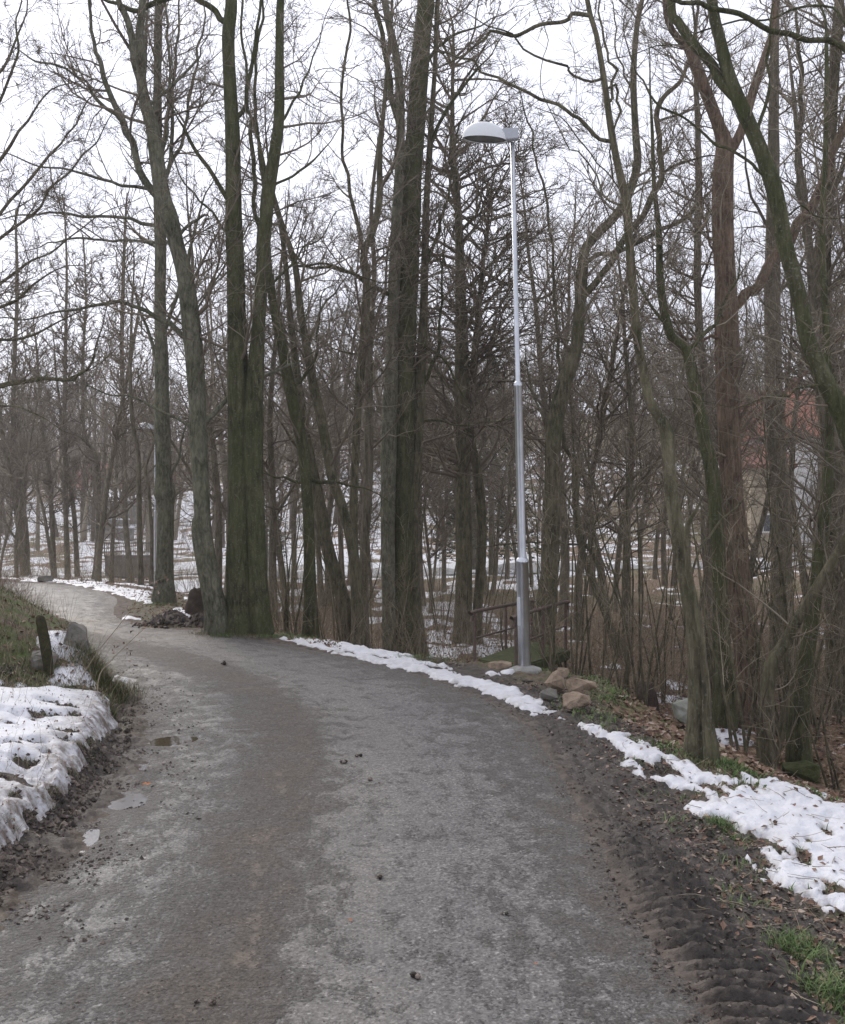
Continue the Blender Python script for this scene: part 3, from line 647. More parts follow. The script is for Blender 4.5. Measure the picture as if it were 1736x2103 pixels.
hero('bushy_tree', 'tree with dense level side branches behind the lamp head, between central tree and lamp post', 21,
 [[(950, 1265, 36), (953, 1150, 33), (952, 1000, 31), (950, 900, 29), (949, 800, 29), (948, 700, 26), (946, 600, 22), (944, 500, 18), (937, 380, 14), (931, 300, 12), (930, 180, 8), (932, 60, 5)],
  [(980, 1262, 22), (990, 1100, 20), (982, 980, 19), (966, 880, 16), (972, 760, 14), (985, 620, 10), (1000, 480, 7), (1015, 360, 4)]],
 [[(948, 600, 8), (990, 560, 6), (1040, 500, 4)], [(946, 480, 7), (1000, 420, 5), (1050, 340, 3)], [(946, 560, 7), (890, 520, 5), (850, 470, 3)],
  [(948, 760, 9), (1000, 730, 7), (1050, 690, 4)], [(950, 820, 7), (905, 780, 5), (880, 720, 4)]],
 'brown', 24, dens=2.6, len1=2.1, zmin=2.4, up=.03, l2=9, l3=5, thin=1.3)
hero('curved_tree', 'tree right of the lamp post with S-bent trunk forking into wavy limbs', 18,
 [[(1118, 1300, 44), (1124, 1230, 38), (1130, 1145, 34), (1136, 1000, 31), (1138, 895, 31), (1157, 795, 31), (1182, 720, 28), (1189, 665, 25), (1193, 610, 24), (1197, 545, 22), (1202, 512, 20), (1228, 480, 18), (1258, 450, 18), (1284, 412, 18), (1306, 345, 16), (1303, 280, 15), (1298, 175, 13), (1303, 75, 11), (1317, 0, 9)]],
 [[(1196, 608, 15), (1212, 590, 15), (1238, 560, 14), (1268, 510, 14), (1303, 460, 13), (1338, 400, 13), (1353, 350, 12), (1349, 280, 11), (1346, 215, 10), (1388, 180, 8), (1408, 140, 7), (1425, 60, 5)],
  [(1203, 545, 10), (1230, 525, 9), (1268, 518, 9), (1343, 485, 9), (1418, 445, 8), (1440, 412, 6)],
  [(1346, 280, 6), (1385, 260, 5), (1430, 235, 4)], [(1350, 380, 6), (1390, 345, 5), (1440, 330, 3)],
  [(1140, 900, 7), (1110, 840, 5), (1085, 760, 3)], [(1300, 200, 5), (1270, 120, 4), (1262, 40, 3)],
  [(1283, 412, 4), (1240, 350, 3), (1180, 280, 3), (1140, 240, 2)]],
 'brown', 27, dens=1.0, len1=1.6, zmin=2.8)
T8 = D_of(1440, 1556)
hero('slender_tree', 'slender tree nearest the road on the right, forked at its foot, limbs reaching left', T8,
 [[(1436, 1562, 52), (1437, 1480, 42), (1436, 1400, 40), (1430, 1300, 36), (1412, 1190, 30), (1400, 1110, 28), (1386, 1040, 26), (1376, 950, 25), (1372, 888, 28), (1355, 855, 20), (1336, 825, 19), (1318, 745, 18), (1308, 695, 17), (1303, 650, 17), (1294, 550, 17), (1287, 480, 17), (1283, 425, 19), (1264, 350, 15), (1249, 275, 14), (1234, 175, 12), (1218, 90, 10), (1197, 10, 9)],
  [(1462, 1556, 30), (1455, 1480, 22), (1450, 1380, 16), (1428, 1260, 14), (1412, 1150, 12), (1406, 1085, 10), (1420, 1050, 6), (1432, 1020, 3)]],
 [[(1250, 290, 8), (1200, 265, 8), (1158, 240, 7), (1100, 205, 7), (1038, 178, 6), (985, 142, 5), (943, 122, 4), (900, 110, 3)],
  [(1234, 182, 6), (1190, 165, 5), (1158, 148, 5), (1093, 110, 4), (1020, 65, 3), (980, 40, 2)],
  [(1240, 215, 6), (1252, 190, 6), (1250, 140, 5), (1240, 100, 5), (1230, 40, 4), (1232, -30, 3)],
  [(1242, 190, 5), (1262, 200, 5), (1262, 230, 5), (1252, 270, 4)],
  [(1205, 45, 9), (1170, 55, 9), (1138, 62, 8), (1090, 68, 8), (1033, 82, 7), (983, 97, 6), (930, 125, 4)],
  [(1283, 425, 5), (1250, 410, 4), (1200, 330, 3), (1160, 280, 2)],
  [(1410, 1180, 5), (1440, 1120, 5), (1490, 1060, 4), (1540, 1000, 3)],
  [(1372, 890, 5), (1385, 850, 4), (1392, 800, 3)]],
 'brown', 33, dens=.9, len1=.9, zmin=2.6, l2=7, l3=5, flare=.25, thin=.8)
hero('bent_sapling', 'thin mossy sapling bending up from the ditch behind the sandstone rocks', D_of(1250, 1375) + .8,
 [[(1296, 1375, 20), (1275, 1330, 18), (1253, 1285, 17), (1235, 1240, 16), (1218, 1195, 15), (1203, 1155, 14), (1193, 1118, 14), (1184, 1045, 13), (1183, 980, 13), (1182, 940, 13), (1182, 930, 5)],
  [(1284, 1378, 13), (1262, 1320, 12), (1246, 1260, 11), (1236, 1190, 10), (1220, 1140, 9), (1196, 1110, 7)]],
 [[(1183, 955, 8), (1162, 915, 8), (1153, 880, 7), (1156, 820, 7), (1153, 720, 7), (1143, 610, 6), (1128, 425, 5), (1103, 325, 4), (1090, 250, 3)],
  [(1196, 1120, 5), (1150, 1118, 4), (1080, 1115, 4), (1010, 1125, 2)],
  [(1184, 1050, 4), (1150, 1010, 4), (1120, 990, 3)]],
 'brown', 36, dens=1.1, len1=.8, zmin=.8, l2=5, l3=4, flare=.1, thin=.8, cat='sapling')
hero('red_tree', 'stout tree with flaky reddish bark right of the slender roadside tree, forked high up', 12.5,
 [[(1548, 1400, 74), (1535, 1310, 56), (1520, 1230, 48), (1512, 1095, 44), (1501, 945, 45), (1497, 795, 46), (1495, 695, 47), (1493, 600, 47), (1487, 450, 44), (1488, 350, 42), (1490, 300, 36), (1478, 262, 26), (1453, 200, 24), (1424, 128, 23), (1408, 100, 18), (1388, 85, 14), (1368, 55, 13), (1360, 0, 12)]],
 [[(1495, 320, 22), (1513, 295, 20), (1538, 225, 19), (1558, 150, 18), (1578, 90, 16), (1592, 0, 13)],
  [(1512, 625, 22), (1535, 600, 22), (1558, 580, 22), (1600, 510, 21), (1640, 455, 20), (1668, 410, 19), (1698, 330, 18), (1736, 258, 16), (1780, 180, 12)],
  [(1490, 560, 6), (1460, 500, 5), (1440, 430, 4)], [(1500, 900, 7), (1540, 840, 6), (1580, 800, 4)],
  [(1500, 700, 8), (1460, 680, 7), (1425, 690, 6), (1400, 660, 4)],
  [(1515, 900, 8), (1560, 860, 8), (1610, 810, 7), (1660, 760, 6)]],
 'red', 39, dens=1.0, len1=1.3, zmin=2.0, l3=5)
hero('dark_tree', 'dark mossy trunk sweeping from the upper middle down to the right picture edge', 9.0,
 [[(1800, 1420, 60), (1790, 1200, 50), (1775, 1020, 44), (1745, 900, 40), (1718, 835, 37), (1684, 770, 36), (1655, 700, 34), (1645, 650, 33), (1628, 575, 32), (1609, 500, 31), (1598, 425, 30), (1583, 360, 31), (1563, 300, 28), (1533, 225, 29), (1505, 150, 26), (1488, 75, 23), (1473, 0, 22)]],
 [[(1520, 200, 20), (1488, 155, 22), (1448, 110, 21), (1413, 65, 20), (1388, 25, 19), (1372, -10, 18), (1340, -80, 12)],
  [(1580, 352, 7), (1555, 345, 7), (1530, 320, 6), (1468, 290, 6), (1433, 255, 5), (1368, 215, 5), (1318, 165, 4), (1300, 110, 3)],
  [(1800, 130, 14), (1736, 106, 13), (1668, 85, 12), (1588, 55, 11), (1518, 30, 10), (1458, 15, 9), (1400, -3, 8)],
  [(1800, 10, 5), (1718, 7, 5), (1628, 15, 5), (1558, 32, 4), (1468, 50, 4), (1393, 85, 3)],
  [(1560, 270, 8), (1572, 230, 7), (1580, 170, 6), (1585, 80, 5)],
  [(1600, 440, 5), (1650, 430, 4), (1720, 445, 3)], [(1690, 790, 6), (1640, 800, 4), (1590, 812, 3)]],
 'green', 42, dens=.8, len1=1.0, zmin=1.8, l2=7, l3=4, thin=.8)
hero('mossy_tree', 'crooked green mossy tree close on the left of the stout reddish one', 11.5,
 [[(1490, 1420, 40), (1484, 1300, 33), (1478, 1150, 30), (1467, 995, 28), (1448, 895, 27), (1430, 800, 26), (1412, 720, 22), (1384, 695, 20), (1366, 640, 18), (1355, 565, 15), (1352, 480, 12), (1340, 380, 9), (1335, 280, 7)]],
 [[(1412, 720, 10), (1440, 680, 9), (1475, 655, 7), (1500, 600, 5)], [(1384, 690, 6), (1340, 640, 5), (1310, 580, 3)]],
 'green', 45, dens=1.3, len1=1.1, zmin=1.6, l3=5)
hero('fallen_tree', 'dark mossy trunk leaning steeply at the lower right edge, over the leaf-covered ditch', 9.6,
 [[(1578, 1400, 28), (1612, 1320, 24), (1655, 1240, 22), (1700, 1160, 21), (1745, 1085, 20), (1800, 1000, 17), (1850, 900, 14)]],
 [], 'brown', 47, dens=.9, len1=.9, zmin=-2)
hero('dark_tree', 'dark short trunk below the leaning mossy one, lower right among the thicket', 10.4,
 [[(1640, 1470, 40), (1652, 1380, 34), (1664, 1280, 30), (1676, 1180, 26), (1690, 1050, 22), (1700, 900, 18), (1696, 700, 14), (1690, 500, 12), (1700, 300, 10), (1706, 100, 8)]],
 [], 'green', 48, dens=1.3, len1=1.1, zmin=1, l3=5)
hero('straight_tree', 'grey straight trunk behind the reddish tree, in front of the orange-roofed house', 17,
 [[(1606, 1320, 50), (1604, 1150, 42), (1602, 995, 38), (1590, 845, 36), (1588, 695, 34), (1589, 560, 32), (1592, 400, 26), (1595, 150, 20), (1600, 0, 16)]],
 [[(1590, 620, 8), (1640, 560, 6), (1680, 480, 4)], [(1590, 480, 8), (1550, 400, 6), (1535, 310, 4)]], 'far', 49, dens=.5, len1=1.3)
hero('straight_tree', 'dark straight tree between the curved tree and the reddish one, with many level twigs', 20,
 [[(1462, 1300, 26), (1460, 1000, 21), (1452, 795, 18), (1440, 695, 16), (1435, 550, 15), (1438, 350, 13), (1433, 175, 10), (1430, 60, 8)]],
 [], 'far', 50, dens=2.0, len1=1.5, thin=1.2)
hero('forked_tree', 'thick forked tree half cut off by the right edge, behind the dark sweeping trunk', 15,
 [[(1730, 1340, 60), (1725, 1150, 48), (1715, 950, 44), (1700, 750, 40), (1690, 560, 36), (1700, 400, 30), (1708, 200, 24), (1720, 0, 18)]],
 [[(1692, 600, 16), (1660, 480, 15), (1640, 340, 13), (1648, 200, 11), (1640, 60, 8)],
  [(1700, 430, 12), (1740, 330, 11), (1780, 200, 9)]], 'brown', 51, dens=1.5, len1=1.5)
# tree outside the left edge, its boughs hang into view
hero('overhanging_tree', 'tree at the left edge whose long drooping boughs fan into the upper left sky', 13.0,
 [[(-190, 1230, 60), (-200, 1000, 50), (-195, 700, 44), (-170, 450, 36), (-160, 250, 28), (-150, 50, 20)]],
 [[(-190, 830, 18), (-90, 815, 14), (0, 792, 12), (60, 777, 10), (130, 778, 9), (152, 770, 4)],
  [(125, 778, 7), (150, 762, 7), (180, 738, 6), (190, 700, 4), (205, 660, 3)],
  [(-180, 700, 12), (-80, 660, 9), (0, 640, 7), (60, 600, 5), (110, 560, 3)],
  [(-180, 560, 12), (-80, 440, 9), (0, 330, 7), (60, 250, 5), (105, 185, 3)],
  [(-180, 600, 12), (-80, 520, 9), (0, 430, 7), (80, 335, 6), (140, 270, 4), (185, 200, 3)],
  [(-190, 660, 12), (-70, 560, 9), (20, 490, 7), (90, 420, 5), (150, 350, 4), (200, 290, 3)],
  [(-190, 720, 10), (-60, 640, 8), (30, 560, 6), (100, 520, 4), (170, 470, 3)],
  [(-160, 300, 12), (-80, 200, 9), (-10, 150, 6), (40, 60, 4), (60, -20, 3)],
  [(-170, 420, 12), (-60, 300, 8), (0, 200, 6), (30, 100, 5), (35, 0, 3)],
  [(-190, 760, 9), (-80, 730, 8), (0, 705, 6), (70, 690, 5), (130, 660, 3)],
  [(-190, 900, 9), (-100, 850, 8), (0, 830, 5), (60, 850, 3)]],
 'brown', 54, dens=1.2, len1=1.5, zmin=3.0, l3=7, up=.04)
# slim trees past the far bend
LT = [([(50, 1182, 15), (44, 1120, 13), (35, 1045, 12), (20, 970, 11), (5, 880, 9), (-10, 760, 7)], 'slim tree leaning left by the boulder at the far left road bend'),
 ([(56, 1180, 15), (54, 1100, 12), (42, 995, 12), (28, 870, 11), (30, 745, 9), (34, 600, 7), (30, 450, 5)], 'upright slim tree crossing the leaning one at the far left bend'),
 ([(112, 1190, 12), (106, 1045, 10), (100, 965, 10), (88, 900, 7), (80, 820, 6), (72, 700, 4)], 'slim tree with a kinked top, left of the close stems at the far bend'),
 ([(140, 1188, 12), (135, 1045, 10), (132, 845, 9), (134, 700, 7), (136, 550, 5), (132, 420, 3)], 'straight slim tree with a close thin neighbour at the far bend'),
 ([(195, 1192, 13), (200, 1120, 10), (202, 1045, 10), (200, 955, 11), (186, 920, 8), (172, 885, 7), (171, 745, 6), (178, 620, 4), (174, 500, 3)], 'slim tree with a jog in its stem, in front of the railed stone wall'),
 ([(270, 1200, 14), (262, 1120, 12), (257, 1045, 11), (254, 845, 10), (252, 700, 9), (256, 560, 7), (262, 420, 4)], 'slim tree leaning slightly, left of the far lamp head'),
 ([(290, 1203, 12), (288, 1130, 11), (287, 1045, 10), (286, 940, 9), (276, 880, 8), (270, 800, 7), (272, 660, 5), (276, 540, 3)], 'slim tree just left of and below the far lamp head'),
 ([(311, 1206, 9), (312, 1100, 7), (306, 1000, 7), (300, 960, 6), (322, 880, 5), (330, 740, 3)], 'thinnest slim tree, close beside the pale grey lichened tree')]
LTR = []
for k, (st, lb) in enumerate(LT):
    LTR.append(hero('slim_tree', lb, D_of(st[0][0], st[0][1]) + .3 * (k % 3), [st], [], 'far', 60 + k, dens=.5 if k >= 6 else 2.4, twigs=k < 6, len1=1.3, zmin=1.6, l2=6, l3=4, thin=1.3, sides=8, flare=.25, group='slim trees past the far bend'))
def clinging(D, cx, cy, rx, ry, n, seed, root):
    rg = np.random.default_rng(seed); B = np.array(root.location); c = np.stack([(cx + rg.normal(0, rx, n) - CX) / F * D, D + rg.normal(0, .8, n), CAMZ + (HY - cy - rg.normal(0, ry, n)) / F * D], 1) - B
    V = (c[:, None] + rg.normal(0, .022, (n, 4, 3))).reshape(-1, 3); i4 = np.arange(n)[:, None] * 4
    link('dry_leaves', mk('dry_leaves', V, np.vstack([i4 + [0, 1, 2], i4 + [1, 2, 3]]), M_LEAF, False), root, kind='stuff')
clinging(26.5, 250, 640, 48, 62, 700, 3, LTR[5])
print('hero twig tris', TRI[0])

# ------------------------------------------------------------------ repeated background trees, each with its trunk and twigs
def variant(seed, H, r, dens, len1, lean=.03, l2=7, l3=4, zmin=1.5):
    rg = np.random.default_rng(seed); pts = [[0, 0, -.4, r]]; d = np.array([rg.normal(0, lean), rg.normal(0, lean), 1.])
    p = np.array([0, 0, 0.]); n = 9; r = r * .85
    for i in range(n + 1):
        pts.append([*p, r * (1 - i / n) ** .8 + .006]); d = nrm(d + np.array([*rg.normal(0, .06, 2), .05])); p = p + d * H / n
    a = np.array(pts); lines = [(a, 1.0)]; stems = []
    for k in range(rg.integers(3, 6)):
        i = rg.integers(3, 8); az = rg.uniform(0, 6.28); q = a[i, :3].copy(); dd = nrm(np.array([math.cos(az) * .7, math.sin(az) * .7, .8])); rr = a[i, 3] * .55; s = []
        for j in range(5): s.append([*q, rr * (1 - j * .19)]); q = q + dd * H * .085; dd = nrm(dd + rg.normal(0, .15, 3) + np.array([0, 0, .25]))
        stems.append(np.array(s)); lines.append((np.array(s), 1.0))
    g = crown(lines, rg, dens, len1, zmin, l2=l2, l3=l3, thin=1.5, segs=(5, 3, 2), zmax=30)
    tm = [stem_mesh('trunk', a, MB['far'], 8, .3, .06, seed, .3)] + [stem_mesh('limb', s, MB['far'], 5, 0, .05, seed, .4) for s in stems]
    return tm, g.mesh('twigs', M_TWIG)
VARS = [variant(101, 11, .12, 1.15, 1.7), variant(102, 12.5, .15, 1.05, 1.9), variant(103, 9.5, .09, 1.3, 1.4), variant(104, 12, .13, 1.1, 1.7, .07), variant(105, 8.5, .08, 1.4, 1.4), variant(106, 10.5, .11, 1.2, 1.5, .05)]
def copy_var(v, loc, rz, s, name, label, group, cat='tree'):
    tm, tw = v; o = thing(name, label, cat, loc, (0, 0, rz), group); o.scale = (s, s, s)
    for i, m in enumerate(tm): link('trunk' if i == 0 else 'limb', m, o)
    link('twigs', tw, o, kind='stuff')
zones = [(-40, 430, 30, 48, 9, 'leafless trees behind the far bend'), (430, 900, 20, 46, 20, 'leafless wood behind the big trunks'),
         (880, 1130, 24, 46, 10, 'leafless wood behind the lamp post'), (1130, 1480, 20, 46, 14, 'leafless wood right of the lamp post'),
         (1480, 1860, 13, 34, 22, 'dense leafless wood at the right edge')]
MARKS = [(-400, 'the left picture edge'), (135, 'the two close slim stems'), (337, 'the grey lichened tree'), (505, 'the huge double trunk'), (640, 'the dark slim tree'), (740, 'the upright slim pair'), (832, 'the central tree'), (950, 'the bushy tree'),
         (1072, 'the lamp post'), (1140, 'the S-bent tree'), (1300, 'the bent sapling'), (1420, 'the slender roadside tree'), (1505, 'the reddish tree'), (1600, 'the straight grey tree'), (1740, 'the right picture edge')]
ORD = ['leftmost', 'second from left', 'third from left', 'fourth from left', 'fifth from left', 'sixth from left', 'seventh from left', 'eighth from left', 'ninth from left', 'tenth from left', 'eleventh from left', 'twelfth from left', 'thirteenth from left', 'fourteenth from left', 'fifteenth from left']
def place_labels(items, noun):
    cnt = {}; res = {}
    for it in sorted(items):
        k = max([i for i, m in enumerate(MARKS) if m[0] <= it[0]] or [0]); k = min(k, len(MARKS) - 1); c = cnt.get(k, 0); cnt[k] = c + 1
        where = ('between %s and %s' % (MARKS[k][1][4:] if 0 else MARKS[k][1], MARKS[k + 1][1])) if k < len(MARKS) - 1 else 'cut off by the right picture edge'
        res[it] = '%s %s, %s' % (ORD[min(c, 14)], noun, where)
    return res
rg = np.random.default_rng(5); items = []
for (x0, x1, d0, d1, n, grp) in zones:
    for k in range(n):
        px = x0 + (x1 - x0) * (k + rg.uniform(.1, .9)) / n; D = rg.uniform(d0, d1)
        if 230 < px < 360 and D < 40: D = 43
        a_ = (px, D, int(rg.integers(0, 6)), rg.uniform(0, 6.28), rg.uniform(.75, 1.12), grp)
        if not (1525 < px < 1665): items.append(a_)
LBL = place_labels(items, 'background tree')
for it in items:
    px, D, v, rz, sc_, grp = it; X = (px - CX) / F * D; copy_var(VARS[v], (X, D, gz(X, D)), rz, sc_, 'bare_tree', LBL[it], grp)
# saplings of the thicket
def sapling(seed, H):
    rg = np.random.default_rng(seed); st = []
    for k in range(rg.integers(2, 5)):
        az = rg.uniform(0, 6.28); d = nrm(np.array([math.cos(az) * .22, math.sin(az) * .22, 1.])); q = np.array([math.cos(az) * .06, math.sin(az) * .06, -.1]); s = []; h = H * rg.uniform(.6, 1)
        for j in range(7): s.append([*q, .019 * (1 - j * .13)]); q = q + d * h / 6; d = nrm(d + rg.normal(0, .10, 3) + np.array([0, 0, .12]))
        st.append(np.array(s))
    g = crown([(s, 1.0) for s in st], rg, .75, .85, .3, (20, 60), l2=4, l3=3, thin=.9, segs=(5, 3, 2), zmax=30)
    return [stem_mesh('stem', s, MB['brown'], 6, 0, .05, seed, .25) for s in st], g.mesh('twigs', M_THICK)
SAPS = [sapling(201 + i, h) for i, h in enumerate((4.2, 3.2, 5.2, 2.6, 4.6))]
def copy_sap(v, loc, rz, s, label, group):
    o = thing('sapling', label, 'sapling', loc, (0, 0, rz), group); o.scale = (s, s, s)
    for m in v[0]: link('stem', m, o)
    link('twigs', v[1], o, kind='stuff')
items = []
for (x0, x1, d0, d1, n, grp) in [(1130, 1420, 11.5, 19, 18, 'saplings right of the lamp post'), (1440, 1800, 9.5, 17, 34, 'saplings at the right edge'),
    (560, 800, 15.5, 21, 12, 'saplings between the big trunks'), (880, 1080, 17, 24, 6, 'saplings left of the lamp post')]:
    for k in range(n):
        px = x0 + (x1 - x0) * (k + rg.uniform(.1, .9)) / n; items.append((px, rg.uniform(d0, d1), int(rg.integers(0, 5)), rg.uniform(0, 6.28), rg.uniform(.6, 1.15), grp))
LBL = place_labels(items, 'thicket sapling')
for it in items:
    px, D, v, rz, sc_, grp = it; X = (px - CX) / F * D; copy_sap(SAPS[v], (X, D, gz(X, D)), rz, sc_, LBL[it], grp)
# low brush: nobody could count it
def brush(name, label, cells, n, h, seed, mat=M_THICK, r=.0035):
    rg = np.random.default_rng(seed); g = Geo(); u0, u1, d0, d1 = cells
    u = rg.uniform(u0, u1, n); D = d0 + (d1 - d0) * rg.random(n) ** 1.2; X = (u - CX) / F * D; z = terrain(X, D, fine=False)
    dR, dL, _ = fields(X, D); ok = (dR > .9); X, D, z = X[ok], D[ok], z[ok]; n = len(X)
    d = nrm(np.stack([rg.normal(0, .35, n), rg.normal(0, .35, n), np.ones(n)], 1)); L = rg.uniform(.35, 1, n) * h
    p1, r1 = grow(np.stack([X, D, z - .03], 1), d, L, np.full(n, r) * (D / 14) ** .5, np.full(n, r * .4), 5, .14, .02, rg); g.add(*tubes(p1, r1, 3))
    p, dd, t_, idx, rr = kids(p1, r1, np.full(n, 4), .25, (25, 60), rg); L2 = L[idx] * rg.uniform(.2, .5, len(p))
    p2, r2 = grow(p, dd, L2, rr * .6, rr * .3, 2, .2, .03, rg); g.add(*tubes(p2, r2, 3))
    o = link(name, g.mesh(name, mat), label=label, category='undergrowth', kind='stuff'); return o
brush('undergrowth', 'brown twiggy brush filling the hollow behind the central tree and big trunks', (540, 1100, 15, 34), 1500, 1.5, 301)
brush('undergrowth', 'tangled grey-brown brush in the ditch and wood right of the lamp post', (1120, 1900, 12.5, 27), 1900, 1.15, 302)
brush('undergrowth', 'dry brush and stalks behind the snowy far bend', (-60, 540, 27, 46), 900, 1.7, 303)

brush('undergrowth', 'brown scrub on the snowy slope across the valley', (-100, 1500, 53, 95), 1300, 2.6, 304, M_TWIG, .007)
# far wooded hillside, one mass
def far_wood():
    rg = np.random.default_rng(77); g = Geo(); n = 620
    D = 62 + 190 * rg.random(n) ** 1.15; u = rg.uniform(-150, 1900, n); m_ = 170; D[:m_] = rg.uniform(62, 150, m_); u[:m_] = rg.uniform(-150, 620, m_); X = (u - CX) / F * D
    ok = ~((D < 108) & (rg.random(n) < .45)) & ~((u > 1500) & (u < 1690) & (D < 75)); X, D = X[ok], D[ok]; n = len(X)
    z = terrain(X, D, fine=False); H = rg.uniform(7, 13, n)
    up = np.tile([0, 0, 1.], (n, 1)); p0, r0 = grow(np.stack([X, D, z - .3], 1), up, H, rg.uniform(.12, .2, n), np.full(n, .03), 4, .05, 0, rg); g.add(*tubes(p0, r0, 4))
    p, d, t_, i, rr = kids(p0, r0, np.full(n, 12), .22, (25, 60), rg); L = H[i] * rg.uniform(.15, .38, len(p)); d = nrm(d + [0, 0, .35])
    p1, r1 = grow(p, d, L, np.full(len(p), .04), np.full(len(p), .015), 3, .12, .1, rg); g.add(*tubes(p1, r1, 3))
    p, d, t_, i, rr = kids(p1, r1, np.full(len(p1), 6), .1, (20, 60), rg); L2 = L[i] * rg.uniform(.25, .6, len(p))
    p2, r2 = grow(p, d, L2, np.full(len(p), .022), np.full(len(p), .012), 1, .1, .1, rg); g.add(*tubes(p2, r2, 3))
    link('far_wood', g.mesh('far_wood', M_TWIG), label='bare brown wood covering the hillside across the valley', category='wood', kind='stuff')
far_wood()
# evergreens among the bare wood
def spruce(seed, H, W):
    rg = np.random.default_rng(seed); n = 7000; t_ = rg.random(n) ** .8; z = H * (.12 + .88 * t_); rad = W * (1 - t_) ** .8 * (.25 + .75 * rg.random(n) ** .5) + .05
    az = rg.uniform(0, 6.28, n); c = np.stack([rad * np.cos(az), rad * np.sin(az), z - rad * .25], 1); s = rg.uniform(.06, .16, n)[:, None]
    o = nrm(np.stack([np.cos(az), np.sin(az), rg.normal(-.15, .25, n)], 1)); sd_ = nrm(np.cross(o, rg.normal(0, 1, (n, 3))))
    V = np.stack([c - o * s * .4 + sd_ * s * .35, c - o * s * .4 - sd_ * s * .35, c + o * s], 1).reshape(-1, 3)
    tr = stem_mesh('trunk', np.array([[0, 0, -.3, .16], [0, 0, H * .5, .1], [0, 0, H * .98, .02]]), MB['far'], 6, 0, .05, seed, .8)
    return tr, mk('crown', V, np.arange(3 * n).reshape(-1, 3), M_SPR, False)
M_SPR = m_leaf('spruce_needles', [(0, (.022, .032, .018)), (.7, (.045, .062, .034)), (1, (.08, .095, .055))])
SP = [spruce(1, 9.5, 2.2), spruce(2, 8, 1.9)]
for px, D, v, s, lab in [(1010, 46, 0, 1.05, 'dark evergreen tree behind the middle of the lamp post'), (975, 50, 1, 1.15, 'dark evergreen tree left of the lamp post, behind the bushy tree'),
                         (548, 48, 1, .55, 'small dark evergreen low between the huge trunk and the dark slim tree'), (290, 105, 0, .8, 'distant evergreen on the hilltop above the far lamp')]:
    X = (px - CX) / F * D; o = thing('evergreen_tree', lab, 'tree', (X, D, gz(X, D))); o.scale = (s, s, s); link('trunk', SP[v][0], o); link('crown', SP[v][1], o)

# ------------------------------------------------------------------ lamp posts
def lathe(name, prof, mat, k=28, smooth=True):
    prof = np.array(prof, float); a = np.arange(k) / k * 2 * math.pi; n = len(prof)
    V = np.stack([prof[:, 0:1] * np.cos(a), prof[:, 0:1] * np.sin(a), np.repeat(prof[:, 1:2], k, 1)], -1).reshape(-1, 3)
    i = np.arange(n - 1)[:, None] * k; j = np.arange(k)[None]; j2 = (j + 1) % k
    me = mk(name, V, np.stack([i + j, i + j2, i + k + j2, i + k + j], -1).reshape(-1, 4), mat, smooth); return me
def lamp_meshes():
    pole = [
     ('lower_pole', lathe('lower_pole', [(.065, -.1), (.065, 1.12), (.0685, 1.125), (.0685, 1.15), (.060, 1.17), (.046, 1.185)], M_GALV)),
     ('middle_pole', lathe('middle_pole', [(.0445, 1.15), (.0430, 2.98), (.0465, 2.985), (.0465, 3.01), (.038, 3.03), (.028, 3.04)], M_GALV)),
     ('upper_pole', lathe('upper_pole', [(.0265, 3.03), (.0235, 5.55), (.0, 5.56)], M_GALV))]
    foot = lathe('concrete_foot', [(.178, -.05), (.178, .0), (.165, .016), (.11, .036), (.07, .045), (.0, .046)], M_CONC)
    V = []; Fq = []
    # hood: half-ellipsoid shell
    na, nb = 36, 12; Vh = []
    for i in range(nb + 1):
        t_ = i / nb * math.pi / 2
        for j in range(na):
            a = j / na * 2 * math.pi; Vh.append((-.29 + .235 * math.cos(t_) * math.cos(a), (.115 * math.cos(t_)) * math.sin(a), 5.59 + .185 * math.sin(t_) ** .9 - .02 * math.cos(t_) * math.cos(a)))
    Fh = np.array([[i * na + j, i * na + (j + 1) % na, (i + 1) * na + (j + 1) % na, (i + 1) * na + j] for i in range(nb) for j in range(na)])
    hood = mk('hood', Vh, Fh, M_HOOD)
    Vl = []
    for i in range(7):
        t_ = i / 6 * math.pi / 2
        for j in range(24):
            a = j / 24 * 2 * math.pi; Vl.append((-.29 + .215 * math.cos(t_) * math.cos(a), .10 * math.cos(t_) * math.sin(a), 5.595 - .012 * math.sin(t_) - .02 * math.cos(t_) * math.cos(a)))
    lens = mk('lamp_glass', Vl, np.array([[i * 24 + j, i * 24 + (j + 1) % 24, (i + 1) * 24 + (j + 1) % 24, (i + 1) * 24 + j] for i in range(6) for j in range(24)]), M_LENS)
    bm = bmesh.new(); prof = [(.065, 5.585), (.062, 5.690), (-.07, 5.698), (-.23, 5.66), (-.20, 5.605), (-.05, 5.575)]
    vs = [[bm.verts.new((x, y, z)) for x, z in prof] for y in (-.042, .042)]
    bm.faces.new(vs[0]); bm.faces.new(vs[1][::-1])
    for i in range(6): bm.faces.new((vs[0][i], vs[1][i], vs[1][(i + 1) % 6], vs[0][(i + 1) % 6]))
    bmesh.ops.recalc_face_normals(bm, faces=bm.faces); bmesh.ops.bevel(bm, geom=bm.edges[:], offset=.006, segments=2, affect='EDGES')
    house = from_bm('housing', bm, M_HOUSING)
    bm = bmesh.new(); bmesh.ops.create_cube(bm, size=1, matrix=Matrix.Translation((-.045, -.048, .62)) @ Matrix.Diagonal((.05, .012, .30, 1)))
    bmesh.ops.bevel(bm, geom=bm.edges[:], offset=.004, segments=2, affect='EDGES'); hatch = from_bm('hatch', bm, M_GALV)
    return pole + [('concrete_foot', foot), ('hatch', hatch), ('hood', hood), ('lamp_glass', lens), ('housing', house)]
LM = lamp_meshes()
